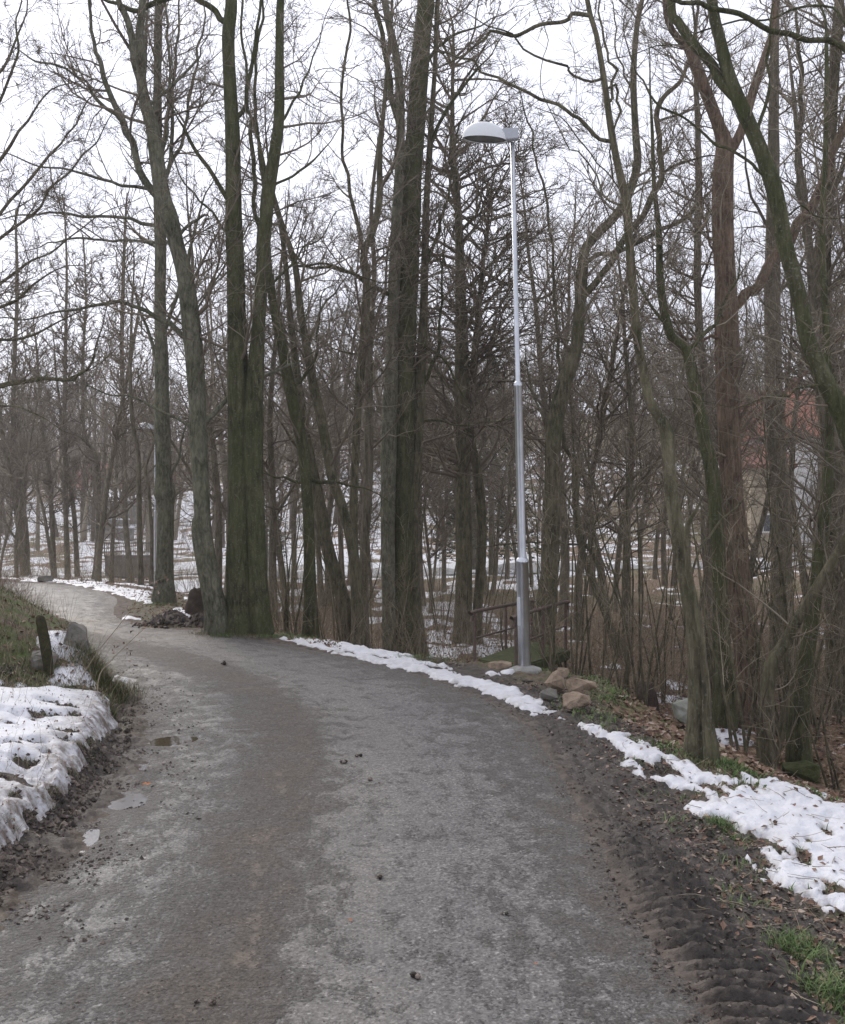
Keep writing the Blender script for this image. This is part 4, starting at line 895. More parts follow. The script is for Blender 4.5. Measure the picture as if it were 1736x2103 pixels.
def lamp(loc, rot, s, label):
    o = thing('street_lamp', label, 'street lamp', loc, rot, 'street lamps along the lane'); o.scale = (s, s, s)
    for nm, m in LM: link(nm, m, o)
h = hit(1078, 1378); LX, LY = h.x, h.y; S1 = LY * (1378 - 268) / F / 5.69
lamp((LX, LY, gz(LX, LY) + .012), (0, R(-1.35), 0), S1, 'tall stepped galvanised street lamp with white domed hood, nearest, on a round concrete foot')
LD = 32.0; X = (319 - CX) / F * LD
lamp((X, LD, CAMZ + (HY - 872) / F * LD - 5.72), (0, 0, R(8)), 1.0, 'distant street lamp with domed hood past the bend, its pole partly behind the grey tree')
# gravel pad under it
bm = bmesh.new(); bmesh.ops.create_circle(bm, cap_ends=True, radius=1, segments=40)
bmesh.ops.subdivide_edges(bm, edges=bm.edges[:], cuts=2, use_grid_fill=True)
M_GRAVEL = m_simple('dark_gravel', (.045, .045, .046), (.13, .125, .12), .9, 60, .9, .02)
for v in bm.verts:
    r_ = math.hypot(v.co.x, v.co.y); a = math.atan2(v.co.y, v.co.x); k = 1 + .25 * math.sin(3 * a + 1) * .5 + .1 * math.sin(7 * a)
    x = LX + .02 + v.co.x * .52 * k; y = LY + .0 + v.co.y * .62 * k; v.co = (x, y, gz(x, y) + .022 * (1 - r_ ** 4) - .004)
link('gravel_pad', from_bm('gravel_pad', bm, M_GRAVEL, True), kind='structure')

# ------------------------------------------------------------------ rocks, stump, posts
def rock(name, label, px, py, wpx, hpx, mat, seed, cat='rock', D=None, squash=.8, sink=.25, group=None):
    rg = random.Random(seed)
    if D is None: h = hit(px, py + hpx * .45); D = h.y; z0 = h.z
    else: z0 = gz((px - CX) / F * D, D)
    k_ = .96 if 'pile' in label else 1; W = wpx / F * D / 2 * k_; H = hpx / F * D * k_
    bm = bmesh.new()
    for i in range(15):
        v = Vector((rg.gauss(0, 1), rg.gauss(0, 1), rg.gauss(0, 1))).normalized(); v = Vector((math.copysign(abs(v.x) ** .7, v.x), math.copysign(abs(v.y) ** .7, v.y), math.copysign(abs(v.z) ** .7, v.z)))
        bm.verts.new((v.x * W * .95, v.y * W * squash, v.z * H * .55))
    r_ = bmesh.ops.convex_hull(bm, input=bm.verts[:]); bmesh.ops.delete(bm, geom=[g for g in r_['geom_interior'] if isinstance(g, bmesh.types.BMVert)], context='VERTS')
    bmesh.ops.bevel(bm, geom=bm.edges[:], offset=W * .035, segments=1, affect='EDGES', clamp_overlap=True)
    bmesh.ops.triangulate(bm, faces=bm.faces[:]); bmesh.ops.subdivide_edges(bm, edges=[e for e in bm.edges if e.calc_length() > W * .25], cuts=2)
    for v in bm.verts:
        q = v.co * (3 / max(W, .05)); v.co += v.co.normalized() * W * .09 * (float(vn(q.x + 9, q.y + q.z * 1.7, seed)) - .5) * 2
    me = from_bm(name, bm, mat, False)
    o = link(name, me, None, ((px - CX) / F * D, D + W * .3, z0 + H * (.5 - sink)), (0, 0, rg.uniform(-.5, .5)), label=label, category=cat)
    if group: o['group'] = group
    return o
G = 'sandstone rocks by the lamp'
rock('rock', 'pinkish sandstone rock at the left of the small pile beside the lamp foot', 1138, 1402, 58, 48, M_STONE, 1, group=G, sink=.1)
rock('rock', 'blocky sandstone rock at the right of the small pile, under twigs', 1196, 1414, 66, 40, M_STONE, 2, group=G, D=hit(1160, 1440).y, sink=-.35)
rock('rock', 'flat-faced tan rock lowest in the pile, down the verge slope', 1186, 1448, 70, 46, M_STONE, 13, group=G, D=hit(1160, 1462).y, sink=.05)
rock('rock', 'small flat stone at the top of the pile, closest to the lamp foot', 1153, 1384, 40, 22, M_STONE, 4, group=G, sink=.0)
rock('rock', 'small grey stone tucked under the left rock of the pile', 1128, 1428, 46, 28, M_GREYROCK, 5, group=G, sink=.1)
rock('rock', 'low reddish flat stone lying just left of the concrete lamp foot', 1032, 1366, 66, 16, M_STONE, 6, group=G, sink=.2)
rock('boulder', 'pale green lichened boulder behind the slender roadside tree', 1405, 1445, 50, 62, M_PALEROCK, 7, 'boulder', D=9.4, sink=-.1)
rock('boulder', 'mossy green boulder in the dark ditch at the lower right', 1650, 1480, 90, 50, M_MOSSY, 8, 'boulder', D=10.2)
rock('boulder', 'round grey boulder with grass beside the far left road bend', 92, 1187, 34, 18, M_GREYROCK, 9, 'boulder')
rock('boulder', 'grey boulder set in the grassy bank, left of the mossy post', 88, 1350, 60, 56, M_GREYROCK, 11, 'boulder', sink=.3)
rock('boulder', 'brownish boulder in the grassy bank, right behind the mossy post', 150, 1300, 60, 80, M_GREYROCK, 12, 'boulder', sink=.3)
# stump by T2
def stump(label, px, py, wpx, hpx, mat, seed, D=None):
    h = hit(px, py); D = D or h.y; X = (px - CX) / F * D; r_ = wpx / 2 / F * D; H = hpx / F * D
    me = stem_mesh('tree_stump', np.array([[0, 0, -.3, r_ * 1.2], [0, 0, 0, r_ * 1.1], [.02, 0, H * .6, r_ * .95], [.04, 0, H, r_ * .75]]), mat, 18, .35, .16, seed, .06)
    for v in me.vertices:
        if v.co.z > H * .55: v.co.z *= 1 + .45 * (float(vn(math.atan2(v.co.y, v.co.x) * 2.2 + 9, v.co.x * 9, seed)) - .55)
    link('tree_stump', me, None, (X, D, gz(X, D)), label=label, category='stump')
stump('rotten reddish-brown stump between the grey tree and the leaning tree', 399, 1262, 30, 50, M_ROT, 3)
stump('orange-brown rotting stump in the dark ditch right of the bent sapling', 1322, 1400, 46, 74, M_ROT, 6, 12.2)
h = hit(112, 1372)
me = stem_mesh('mossy_post', np.array([[.02, 0, -.3, .032], [0, 0, 0, .033], [-.03, 0, .2, .036], [-.065, .01, .36, .034], [-.08, .01, .43, .032], [-.083, .01, .445, .026]]), M_MOSSPOST, 18, 0, .32, 3, .025)
for v in me.vertices:
    if v.co.z > .40: v.co.z += .09 * (float(vn(v.co.x * 40, v.co.y * 40, 4)) - .5)
link('mossy_post', me, None, (h.x, h.y - .12, gz(h.x, h.y - .12) + .03), label='short mossy rotten wooden post on the left bank between two boulders', category='post')

# footbridge: slab and two pipe handrails
def pipe(pts, r, name='rail', mat=M_RUST, k=8):
    p = np.array([[*q, r] for q in pts]); q = spline(p, step=.12) if len(p) > 2 else p
    V, Fq = tubes(q[None, :, :3], q[None, :, 3], k); return mk(name, V, Fq, mat)
def handrail(label, a, b_, drop, nposts, seed):
    rt = thing('handrail', label, 'handrail', (a[0], a[1], a[2] - drop)); B = np.array([a[0], a[1], a[2] - drop]); a = np.array(a) - B; b_ = np.array(b_) - B
    d = nrm(b_ - a); link('rail', pipe([a - d * .10 + [0, 0, -.12], a - d * .08 + [0, 0, -.02], a, b_, b_ + d * .07 + [0, 0, -.03], b_ + d * .09 + [0, 0, -.11]], .024), rt)
    link('rail', pipe([a + [0, 0, -.33], b_ + [0, 0, -.33]], .014), rt)
    for i in range(nposts):
        q = a + (b_ - a) * i / (nposts - 1); link('post', pipe([q + [0, 0, -drop - .35], q + [0, 0, -.004]], .020), rt)
handrail('left rusty pipe handrail of the footbridge, behind the lamp post', P(975, 1256, 12.6), P(1092, 1234, 15.3), .62, 3, 1)
handrail('right rusty pipe handrail of the footbridge, just right of the lamp post', P(1060, 1266, 11.9), P(1162, 1236, 14.2), .66, 3, 2)
a = np.array(P(1018, 1380, 12.2)); bm = bmesh.new()
q0 = np.array(P(980, 1360, 12.6)); q1 = np.array(P(1085, 1330, 15.3)); q2 = np.array(P(1172, 1340, 14.2)); q3 = np.array(P(1066, 1372, 11.9))
zt = [-.13, -.22, -.22, -.13]
vs = [[bm.verts.new((q[0], q[1], zt[i] - dz)) for i, q in enumerate((q0, q1, q2, q3))] for dz in (0, .14)]
bm.faces.new(vs[0]); bm.faces.new(vs[1][::-1])
for i in range(4): bm.faces.new((vs[0][i], vs[0][(i + 1) % 4], vs[1][(i + 1) % 4], vs[1][i]))
bmesh.ops.recalc_face_normals(bm, faces=bm.faces); bmesh.ops.bevel(bm, geom=bm.edges[:], offset=.02, segments=2, affect='EDGES')
link('footbridge', from_bm('footbridge', bm, M_MOSSY), label='mossy green footbridge slab over the ditch behind the lamp post', category='footbridge')

# ------------------------------------------------------------------ scatter: leaves, grass, crumbs
def zsurf(X, Y):
    z = terrain(X, Y); return z
# snow thickness lookup on the grid for placing things on top of snow
def grid_at(A, X, Y):
    r_ = np.clip(np.interp(Y, YS, np.arange(nr)), 0, nr - 1.001); c_ = np.clip(np.interp(X / np.maximum(Y, .1), TX, np.arange(ncl)), 0, ncl - 1.001)
    i = r_.astype(int); j = c_.astype(int); fi = r_ - i; fj = c_ - j
    return (A[i, j] * (1 - fj) + A[i, j + 1] * fj) * (1 - fi) + (A[i + 1, j] * (1 - fj) + A[i + 1, j + 1] * fj) * fi
SURF = np.maximum(np.where((DR < 0.14) & (DL < .14), np.maximum(zroad, gz_low), GZ), np.where(snow_keep, snz, -99))
def leaves(name, label, X, Y, s0, s1, mat, seed, tilt=.5, lift=.008, cat='leaves'):
    rg = np.random.default_rng(seed); n = len(X); z = grid_at(SURF, X, Y) + lift
    s = rg.uniform(s0, s1, n)[:, None]; a = rg.uniform(0, 6.28, n); nrmv = nrm(np.stack([rg.normal(0, tilt, n), rg.normal(0, tilt, n), np.ones(n)], 1))
    u = nrm(np.cross(nrmv, np.stack([np.cos(a), np.sin(a), np.zeros(n)], 1))); v = np.cross(nrmv, u); c = np.stack([X, Y, z], 1)
    cup = rg.uniform(.1, .5, n)[:, None] * s * nrmv
    V = np.stack([c - u * s, c - v * s * .55 + cup, c + u * s + cup * .6, c + v * s * .6 + cup * .8], 1).reshape(-1, 3)
    i = np.arange(n)[:, None] * 4; T = np.vstack([i + [0, 1, 2], i + [0, 2, 3]])
    link(name, mk(name, V, T, mat, False), label=label, category=cat, kind='stuff')
def region(n, u0, u1, d0, d1, cond, seed, pw=1.6):
    rg = np.random.default_rng(seed); u = rg.uniform(u0, u1, n); D = d0 + (d1 - d0) * rg.random(n) ** pw; X = (u - CX) / F * D
    dR, dL, al = fields(X, D); k = cond(dR, dL, X, D, rg.random(n)); return X[k], D[k]
CF = lambda D: np.interp(D, [3, 5.6, 6.8, 7.6, 8.8, 9.6, 10.5, 11.4, 12, 14, 18, 30], [1.6, 1.45, 1.05, .65, .65, 1.2, 1.6, 1.3, .55, .5, 1.3, 1.5])
X, Y = region(26000, 850, 2100, 5, 26, lambda r, l, x, d, q: (r > CF(d) + .12) & (q < .9), 401)
leaves('fallen_leaves', 'thick layer of brown fallen leaves on the wood floor right of the road', X, Y, .022, .045, M_LEAF, 1)
X, Y = region(22000, 880, 2100, 2.6, 12, lambda r, l, x, d, q: (r > .15) & (r < CF(d) + .2) & (q < .3 + .6 * ss((r - .2) / .6)) & ~((np.hypot(x - LX, d - LY) < .75)), 402, 1.3)
k = (grid_at(TH, X, Y) < 0) | (np.random.default_rng(3).random(len(X)) < .06)
leaves('verge_leaves', 'scattered trodden brown leaves along the muddy right verge', X[k], Y[k], .007, .024, M_LEAF, 2, .45, .004)
M_CHIP = m_leaf('leaf_fragments', [(0, (.045, .036, .030)), (.4, (.12, .098, .082)), (.75, (.20, .165, .14)), (1, (.33, .28, .235))])
X, Y = region(34000, 880, 2100, 2.6, 12, lambda r, l, x, d, q: (r > .02) & (r < CF(d) + .2) & (q < .25 + .75 * ss((r - .25) / .35)) & ~((np.hypot(x - LX, d - LY) < .7)), 441, 1.3)
k = grid_at(TH, X, Y) < 0
leaves('leaf_fragments', 'trodden leaf fragments and chaff matted into the muddy right verge', X[k], Y[k], .004, .014, M_CHIP, 12, .45, .003)
X, Y = region(9000, -60, 700, 12, 30, lambda r, l, x, d, q: (r > .12) & (r < 4), 442, 1.4)
leaves('verge_leaves', 'brown leaves on the ground around the far roadside trunks', X, Y, .014, .034, M_LEAF, 13)
X, Y = region(7000, -300, 560, 8.2, 30, lambda r, l, x, d, q: (l > .1) | (r > .6), 403, 1.3)
leaves('bank_leaves', 'brown leaves caught in the grass of the left bank', X, Y, .014, .032, M_LEAF, 3)
X, Y = region(3200, -300, 330, 3.2, 8.4, lambda r, l, x, d, q: (l > .05), 404, 1.3)
leaves('snow_litter', 'dark leaves and litter lying on the left snow bank', X, Y, .003, .013, M_LEAF, 4, .6)
def blades(name, label, X, Y, h0, h1, wd, mat, seed, lean=.5, cat='grass'):
    rg = np.random.default_rng(seed); n = len(X); z = np.maximum(grid_at(GZ, X, Y), -9) - .005
    h = rg.uniform(h0, h1, n)[:, None]; a = rg.uniform(0, 6.28, n); ln = rg.uniform(.15, 1, n) * lean
    d1 = np.stack([np.cos(a) * ln, np.sin(a) * ln, np.ones(n)], 1); sd_ = np.stack([-np.sin(a), np.cos(a), np.zeros(n)], 1) * (wd * rg.uniform(.6, 1.3, n))[:, None]
    c = np.stack([X, Y, z], 1); m_ = c + d1 * h * .55; t_ = m_ + (d1 * [1.9, 1.9, .55]) * h * .5
    V = np.stack([c - sd_, c + sd_, m_ + sd_ * .7, m_ - sd_ * .7, t_], 1).reshape(-1, 3); i = np.arange(n)[:, None] * 5
    link(name, mk(name, V, [np.array(i + [0, 1, 2, 3]), np.array(i + [3, 2, 4])], mat, False), label=label, category=cat, kind='stuff')
def clump(X, Y, seed, sc_=1.3, lvl=.0): return fbm(X * sc_, Y * sc_, 3, seed) > lvl
X, Y = region(30000, -260, 330, 8.0, 24, lambda r, l, x, d, q: (l > .03) & (q < .95), 411, 1.7); k = clump(X, Y, 5, 1.5, -.12)
blades('bank_grass', 'tufts of green and straw-coloured grass on the left bank above the road', X[k], Y[k], .02, .095, .0032, M_BLADE, 5, 1.1)
X, Y = region(40000, 540, 2100, 3.0, 15, lambda r, l, x, d, q: (np.abs(r - CF(d) + .05) < .26), 412, 1.5); k = clump(X, Y, 6, 1.8, -.22) & (grid_at(TH, X, Y) < .004)
blades('verge_grass', 'fresh green grass along the crest of the right verge', X[k], Y[k], .025, .08, .0048, M_FRESH, 6, 1.0)
X, Y = region(22000, 1000, 2100, 2.8, 9.5, lambda r, l, x, d, q: (r > .3) & (r < CF(d)), 413, 1.3); k = clump(X, Y, 7, 3.2, .12) & (grid_at(TH, X, Y) < .0)
blades('verge_grass', 'sparse grass blades in the muddy verge below the right snow', X[k], Y[k], .015, .05, .003, M_FRESH, 7, 1.2)
def tuft(label, px, py, rpx, n, seed, mat=M_FRESH, h=(.05, .11)):
    rg = np.random.default_rng(seed); c = hit(px, py); r_ = rpx / F * c.y
    blades('grass_tuft', label, c.x + rg.normal(0, r_ * .5, n), c.y + rg.normal(0, r_ * .7, n), h[0], h[1], .0022, mat, seed, 1.1)
tuft('bright grass tuft in the mud at the lower right', 1640, 1950, 60, 420, 21, h=(.02, .07))
tuft('grass tuft at the bottom right corner, beside the larger leaves', 1710, 2040, 70, 480, 22, h=(.02, .08))
tuft('green grass tuft below the near snow on the right', 1480, 1700, 30, 260, 23, h=(.03, .06))
tuft('dark overhanging grass tussock at the end of the left bank', 205, 1395, 55, 2600, 24, M_BLADE, (.08, .22))
tuft('grass sod poking through the left snow, low', 75, 1632, 26, 260, 25, M_BLADE, (.02, .05))
tuft('grass sod at the left picture edge in the snow', 8, 1690, 22, 160, 26, M_BLADE, (.02, .05))
tuft('grass sod halfway down the left snow bank', 175, 1535, 26, 220, 27, M_BLADE, (.02, .05))
for k_, (a_, b2, lb_) in enumerate([(462, 1304, 'short grass at the left foot of the huge double trunk'), (520, 1305, 'short grass before the huge double trunk'), (566, 1308, 'short grass right of the huge double trunk'), (430, 1300, 'short grass at the foot of the leaning tree'),
    (835, 1353, 'short grass at the foot of the central tree'), (885, 1360, 'short grass right of the central tree'), (330, 1242, 'grass at the foot of the grey lichened tree'), (1440, 1566, 'grass at the foot of the slender roadside tree'), (1500, 1580, 'grass right of the slender roadside tree')]):
    tuft(lb_, a_, b2, 34, 500, 60 + k_, M_BLADE if k_ % 2 else M_FRESH, (.02, .07))
# weeds with small leaves along crest
X, Y = region(16000, 540, 2000, 4.5, 15, lambda r, l, x, d, q: (np.abs(r - CF(d) + .0) < .22), 415, 1.5); k = clump(X, Y, 6, 1.8, -.08) & (grid_at(TH, X, Y) < .012)
leaves('ground_weeds', 'low leafy green weeds between snow and wood on the right verge', X[k], Y[k], .009, .020, M_FRESH, 8, .8, .024, cat='weeds')
def crumbs(name, label, X, Y, s0, s1, mat, seed, flat=.6, A=None):
    rg = np.random.default_rng(seed); n = len(X); z = grid_at(SURF if A is None else A, X, Y); s = np.exp(rg.uniform(math.log(s0), math.log(s1), n))
    o = np.array([[1, 0, 0], [0, 1, 0], [-1, 0, 0], [0, -1, 0], [0, 0, 1], [0, 0, -1.]]); T = np.array([[0, 1, 4], [1, 2, 4], [2, 3, 4], [3, 0, 4], [1, 0, 5], [2, 1, 5], [3, 2, 5], [0, 3, 5]])
    V = o[None] * s[:, None, None] * rg.uniform(.5, 1.3, (n, 6, 1)); V[:, :, 2] *= flat; V += rg.normal(0, .15, (n, 6, 3)) * s[:, None, None]
    a = rg.uniform(0, 6.28, n)[:, None]; x = V[:, :, 0] * np.cos(a) - V[:, :, 1] * np.sin(a); y = V[:, :, 0] * np.sin(a) + V[:, :, 1] * np.cos(a)
    V = np.stack([x + X[:, None], y + Y[:, None], V[:, :, 2] + z[:, None] + s[:, None] * .2], -1).reshape(-1, 3)
    F_ = (T[None] + np.arange(n)[:, None, None] * 6).reshape(-1, 3); link(name, mk(name, V, F_, mat, False), label=label, category='dirt', kind='stuff')
X, Y = region(30000, 700, 2000, 2.6, 10, lambda r, l, x, d, q: (r > -.18) & (r < 1.6) & (q < np.exp(-np.maximum(0, r - .5) / .6)), 421, 1.3)
k = (grid_at(TH, X, Y) < .0) & (fbm(X * 5, Y * 5, 3, 96) > -.03) & ((np.abs(fields(X, Y)[0] - .1) > .2) | (Y > 5))
crumbs('mud_crumbs', 'crumbs of dark churned mud along the right edge of the asphalt', X[k], Y[k], .0015, .013, M_CRUMB, 1)
X, Y = region(34000, -300, 600, 2.8, 12, lambda r, l, x, d, q: (l > -.75) & (l < .22) & (q < np.exp(-np.maximum(0, -l - .25) / .2)), 422, 1.3)
k = (grid_at(TH, X, Y) < .004) & (fbm(X * 4.5, Y * 4.5, 3, 95) > -.02)
crumbs('mud_crumbs', 'crumbs of mud along the left road edge under the snow bank', X[k], Y[k], .002, .014, M_CRUMB, 2)
X, Y = region(9000, -200, 1700, 2.8, 14, lambda r, l, x, d, q: (r < 0) & (l < 0) & (q < .12 + .88 * np.exp(-((-r / np.maximum(.4, -r - l) - .58) / .12) ** 2)), 423, 1.3)
crumbs('road_grit', 'fine mud and grit trodden over the middle of the road', X, Y, .0012, .0055, M_CRUMB, 3)
rg9 = np.random.default_rng(909); xs_, ys_, bx_, by_ = [], [], [], []
for (a_, b2, rx_, ry_) in SOD:
    c_ = hit(a_, b2); n_ = int(rx_ * 7); xs_.append(c_.x + rg9.normal(0, .42 * rx_ / F * c_.y, n_)); ys_.append(c_.y + rg9.normal(0, .9 * ry_ / F * c_.y, n_))
    n_ = int(rx_ * 3); bx_.append(c_.x + rg9.normal(0, .5 * rx_ / F * c_.y, n_)); by_.append(c_.y + rg9.normal(0, 1.0 * ry_ / F * c_.y, n_))
crumbs('soil_clumps', 'dark soil clumps poking through the left snow bank', np.concatenate(xs_), np.concatenate(ys_), .004, .022, M_CRUMB, 4, .9)
blades('snow_grass', 'grass sprigs poking through the left snow bank', np.concatenate(bx_), np.concatenate(by_), .02, .075, .002, M_BLADE, 44, .9)
X, Y = region(30000, -300, 330, 3.2, 9.5, lambda r, l, x, d, q: (l > -.10) & (l < .12) & (fbm(x * 5, d * 5, 3, 97) > -.12), 424, 1.2); k = grid_at(TH, X, Y) < .002; X, Y = X[k], Y[k]
crumbs('bank_clods', 'dark wet soil clods along the cut edge under the left snow', X, Y, .004, .022, M_CRUMB, 5, .9)
X, Y = region(5000, -300, 330, 3.2, 9.5, lambda r, l, x, d, q: (l > -.06) & (l < .14) & (fbm(x * 3, d * 3, 3, 98) > .0), 425, 1.2)
blades('edge_grass', 'dead matted grass hanging over the cut edge of the left bank', X, Y, .02, .07, .0022, M_BLADE, 45, 1.4)
def heap(label, px, py, rx, h, n, seed):
    c = hit(px, py); r_ = rx / F * c.y; rg = np.random.default_rng(seed); X = c.x + rg.normal(0, .45 * r_, n); Y = c.y + .25 + rg.normal(0, .35 * r_, n)
    M = SURF + h * np.exp(-((GX - c.x) / (r_ * .6)) ** 2 - ((GY - c.y - .25) / (r_ * .5)) ** 2); crumbs('dirt_heap', label, X, Y, .012, .055, M_CRUMB, seed, .8, A=M)
    mk_ = np.hypot(GX - c.x, GY - c.y - .25) < r_ * 1.6
    sheet('mound', M - .01 + .02 * nzs, mk_ & (M - SURF > .006), M_GROUND, dict(leafy=leafy * 0 + .5, grassy=grassy * 0 + .35, muddy=muddy * 0, clayey=clayey * 0, snowy=snowy * 0 - 2), kind='structure')
heap('dark heap of clods and roots at the right side of the far road', 345, 1287, 62, .20, 900, 71)
heap('small soil heap at the foot of the leaning tree', 402, 1290, 34, .20, 500, 72)
X, Y = region(3500, 1200, 1800, 2.8, 5.6, lambda r, l, x, d, q: (r > -.12) & (r < .42), 445, 1.2)
crumbs('tread_clods', 'crumbled dark mud pressed along the tyre tread at the right edge', X, Y, .0025, .012, M_CRUMB, 46, .8)
# twigs and stalks lying on the verge / standing through snow
def stalks(name, label, X, Y, L0, L1, r_, flat, seed, mat=M_THICK):
    rg = np.random.default_rng(seed); n = len(X); z = grid_at(SURF, X, Y); a = rg.uniform(0, 6.28, n)
    e_ = rg.normal(0, .06, n) if flat else rg.uniform(.6, 1.6, n); d = nrm(np.stack([np.cos(a), np.sin(a), e_ if flat else e_ * 2], 1))
    p, r1 = grow(np.stack([X, Y, z + (.006 if flat else -.01)], 1), d, rg.uniform(L0, L1, n), np.full(n, r_), np.full(n, r_ * .4), 4, .12, 0 if flat else .0, rg)
    V, Fq = tubes(p, r1, 3); link(name, mk(name, V, Fq, mat), label=label, category='twigs', kind='stuff')
X, Y = region(700, 1000, 2000, 3, 9, lambda r, l, x, d, q: (r > .15) & (r < 2.5), 431, 1.2); stalks('fallen_twigs', 'small fallen twigs on the right verge and snow', X, Y, .05, .22, .0022, True, 1)
X, Y = region(320, -300, 300, 4, 10, lambda r, l, x, d, q: (l > .1), 432, 1.2); stalks('dry_stalks', 'dry stalks standing out of the left snow bank', X, Y, .05, .2, .0014, False, 2)
X, Y = region(900, -200, 420, 8.2, 16, lambda r, l, x, d, q: (l > .0), 433, 1.2); stalks('dry_stalks', 'dry stalks and stems on the grassy left bank', X, Y, .1, .45, .0016, False, 3)
# tall dead weed stalks leaning over the road from the bank
def weed(label, pts, D, seed):
    h0 = P(pts[0][0], pts[0][1], D); rt = thing('dead_weed', label, 'weed', h0); a = np.array([[*(np.array(P(x, y, D + i * .08)) - np.array(h0)), .0045 * (1 - i / len(pts) * .6)] for i, (x, y) in enumerate(pts)])
    link('stem', stem_mesh('stem', a, M_THICK, 5, 0, .02, seed, .06), rt)
    rg = np.random.default_rng(seed); g = Geo(); q, L = resample(spline(a, step=.06), 12); p, d, t_, i, rr = kids(q[None, :, :3], q[None, :, 3], np.array([9]), .45, (25, 60), rg)
    p1, r1 = grow(p, d, rg.uniform(.05, .16, len(p)), np.full(len(p), .0016), np.full(len(p), .001), 3, .15, .05, rg); g.add(*tubes(p1, r1, 3)); link('side_stems', g.mesh('side_stems', M_THICK), rt)
    n = 26; j = rg.integers(0, len(p1), n); c = p1[j, -1] + rg.normal(0, .015, (n, 3)); s = .011
    V = (c[:, None] + rg.normal(0, s, (n, 4, 3))).reshape(-1, 3); i4 = np.arange(n)[:, None] * 4; link('dry_leaves', mk('dry_leaves', V, np.vstack([i4 + [0, 1, 2], i4 + [1, 2, 3]]), M_LEAF, False), rt)
hb = hit(175, 1400)
weed('dead branched weed with shrivelled leaves leaning right over the road from the left bank', [(168, 1390), (200, 1340), (240, 1290), (275, 1245), (305, 1200)], hb.y, 4)
weed('pale bent stalk arching from the grass tussock on the left', [(200, 1420), (205, 1385), (225, 1360), (265, 1320), (295, 1292)], hb.y - .3, 5)
# clods and leaf on the road
for k, (px, py, wp, lab) in enumerate([(460, 1364, 16, 'dark clod of dung on the road nearest the big trunks'), (736, 1553, 12, 'small dark clod in mid road, upper of two'), (755, 1601, 13, 'small dark clod in mid road, lower of two'),
    (776, 1802, 14, 'dark clod on the near road, left of centre'), (851, 2008, 20, 'flat brown clod near the bottom centre of the road'), (436, 2066, 15, 'rounded dark clod at the bottom left of the road'),
    (404, 2056, 11, 'smaller dark clod beside the rounded one at the bottom left'), (1036, 1879, 11, 'lone dark crumb on the right-hand wheel track'), (706, 1566, 12, 'small dark clod left of the mid-road pair'), (1330, 1770, 18, 'dark clod in the mud at the right edge of the asphalt')]):
    c = hit(px, py); r_ = wp / 2 / F * c.y; bm = bmesh.new(); rr = random.Random(k + 50)
    for q in range(3):
        mtx = Matrix.Translation((rr.uniform(-.9, .9) * r_, rr.uniform(-.7, .7) * r_, r_ * .45)) @ Matrix.Diagonal((r_ * rr.uniform(.4, .8), r_ * rr.uniform(.5, .8), r_ * .5, 1)); bmesh.ops.create_icosphere(bm, subdivisions=2, radius=1, matrix=mtx)
    for v in bm.verts: v.co += Vector((rr.gauss(0, 1), rr.gauss(0, 1), rr.gauss(0, 1))) * r_ * .07
    link('soil_clod', from_bm('soil_clod', bm, M_CRUMB, False), None, (c.x, c.y, -.004), label=lab, category='clod', group='clods on the road')
M_OL = m_simple('orange_leaf', (.30, .10, .035), (.42, .18, .07), .7, 20, .2, .003)
for px, py, wp, lab in [(300, 1613, 26, 'orange-brown leaf lying in the wet gutter under the left snow bank'), (1100, 1984, 10, 'tiny tan leaf on the asphalt, lower right'), (720, 1895, 12, 'tan leaf fragment pressed on the road, lower centre')]:
    c = hit(px, py); s = wp / 2 / F * c.y; out_ = [(1, 0), (.5, .35), (.55, .75), (.1, .5), (-.3, .8), (-.35, .35), (-1, .1), (-.4, -.2), (-.45, -.7), (.05, -.45), (.5, -.65), (.45, -.25)]
    V = [(0, 0, .2 * s)] + [(x * s, y * s, (.15 + .35 * random.random()) * s) for x, y in out_]; nn = len(out_)
    link('fallen_leaf', mk('fallen_leaf', V, np.array([[0, 1 + i, 1 + (i + 1) % nn] for i in range(nn)]), M_OL, False), None, (c.x, c.y, .001), label=lab, category='leaf')
# puddles
def m_water(name, c, r_):
    m, t, b = mat_new(name); n = NB(t); b.inputs['Base Color'].default_value = (*c, 1); b.inputs['Roughness'].default_value = r_; b.inputs['Specular IOR Level'].default_value = .6
    n.bump(n.noise(9, 2, .5), .05, .01, b); return m
M_W1 = m_water('muddy_water', (.07, .055, .035), .04); M_W2 = m_water('thin_wet_film', (.13, .125, .12), .14)
def puddle(px, py, rx, dy, mat, lift):
    c = hit(px, py); n = 40; a = np.arange(n) / n * 2 * math.pi; sx = rx / F * c.y
    V = [(0, 0, 0)] + [(math.cos(t_) * sx * 1.5, math.sin(t_) * dy * c.y / 6 * 1.5, 0) for t_ in a]
    link('puddle', mk('puddle', V, np.array([[0, 1 + i, 1 + (i + 1) % n] for i in range(n)]), mat, False), None, (c.x, c.y, lift), kind='structure')
for k, (a_, b2, rx, dy_) in enumerate(PUD):
    c_ = hit(a_, b2); zb = float(grid_at(zroad, np.array([c_.x]), np.array([c_.y]))[0]); puddle(a_, b2, rx, dy_, M_W1 if k < 2 else M_W2, zb + (.013 if k < 2 else .016))
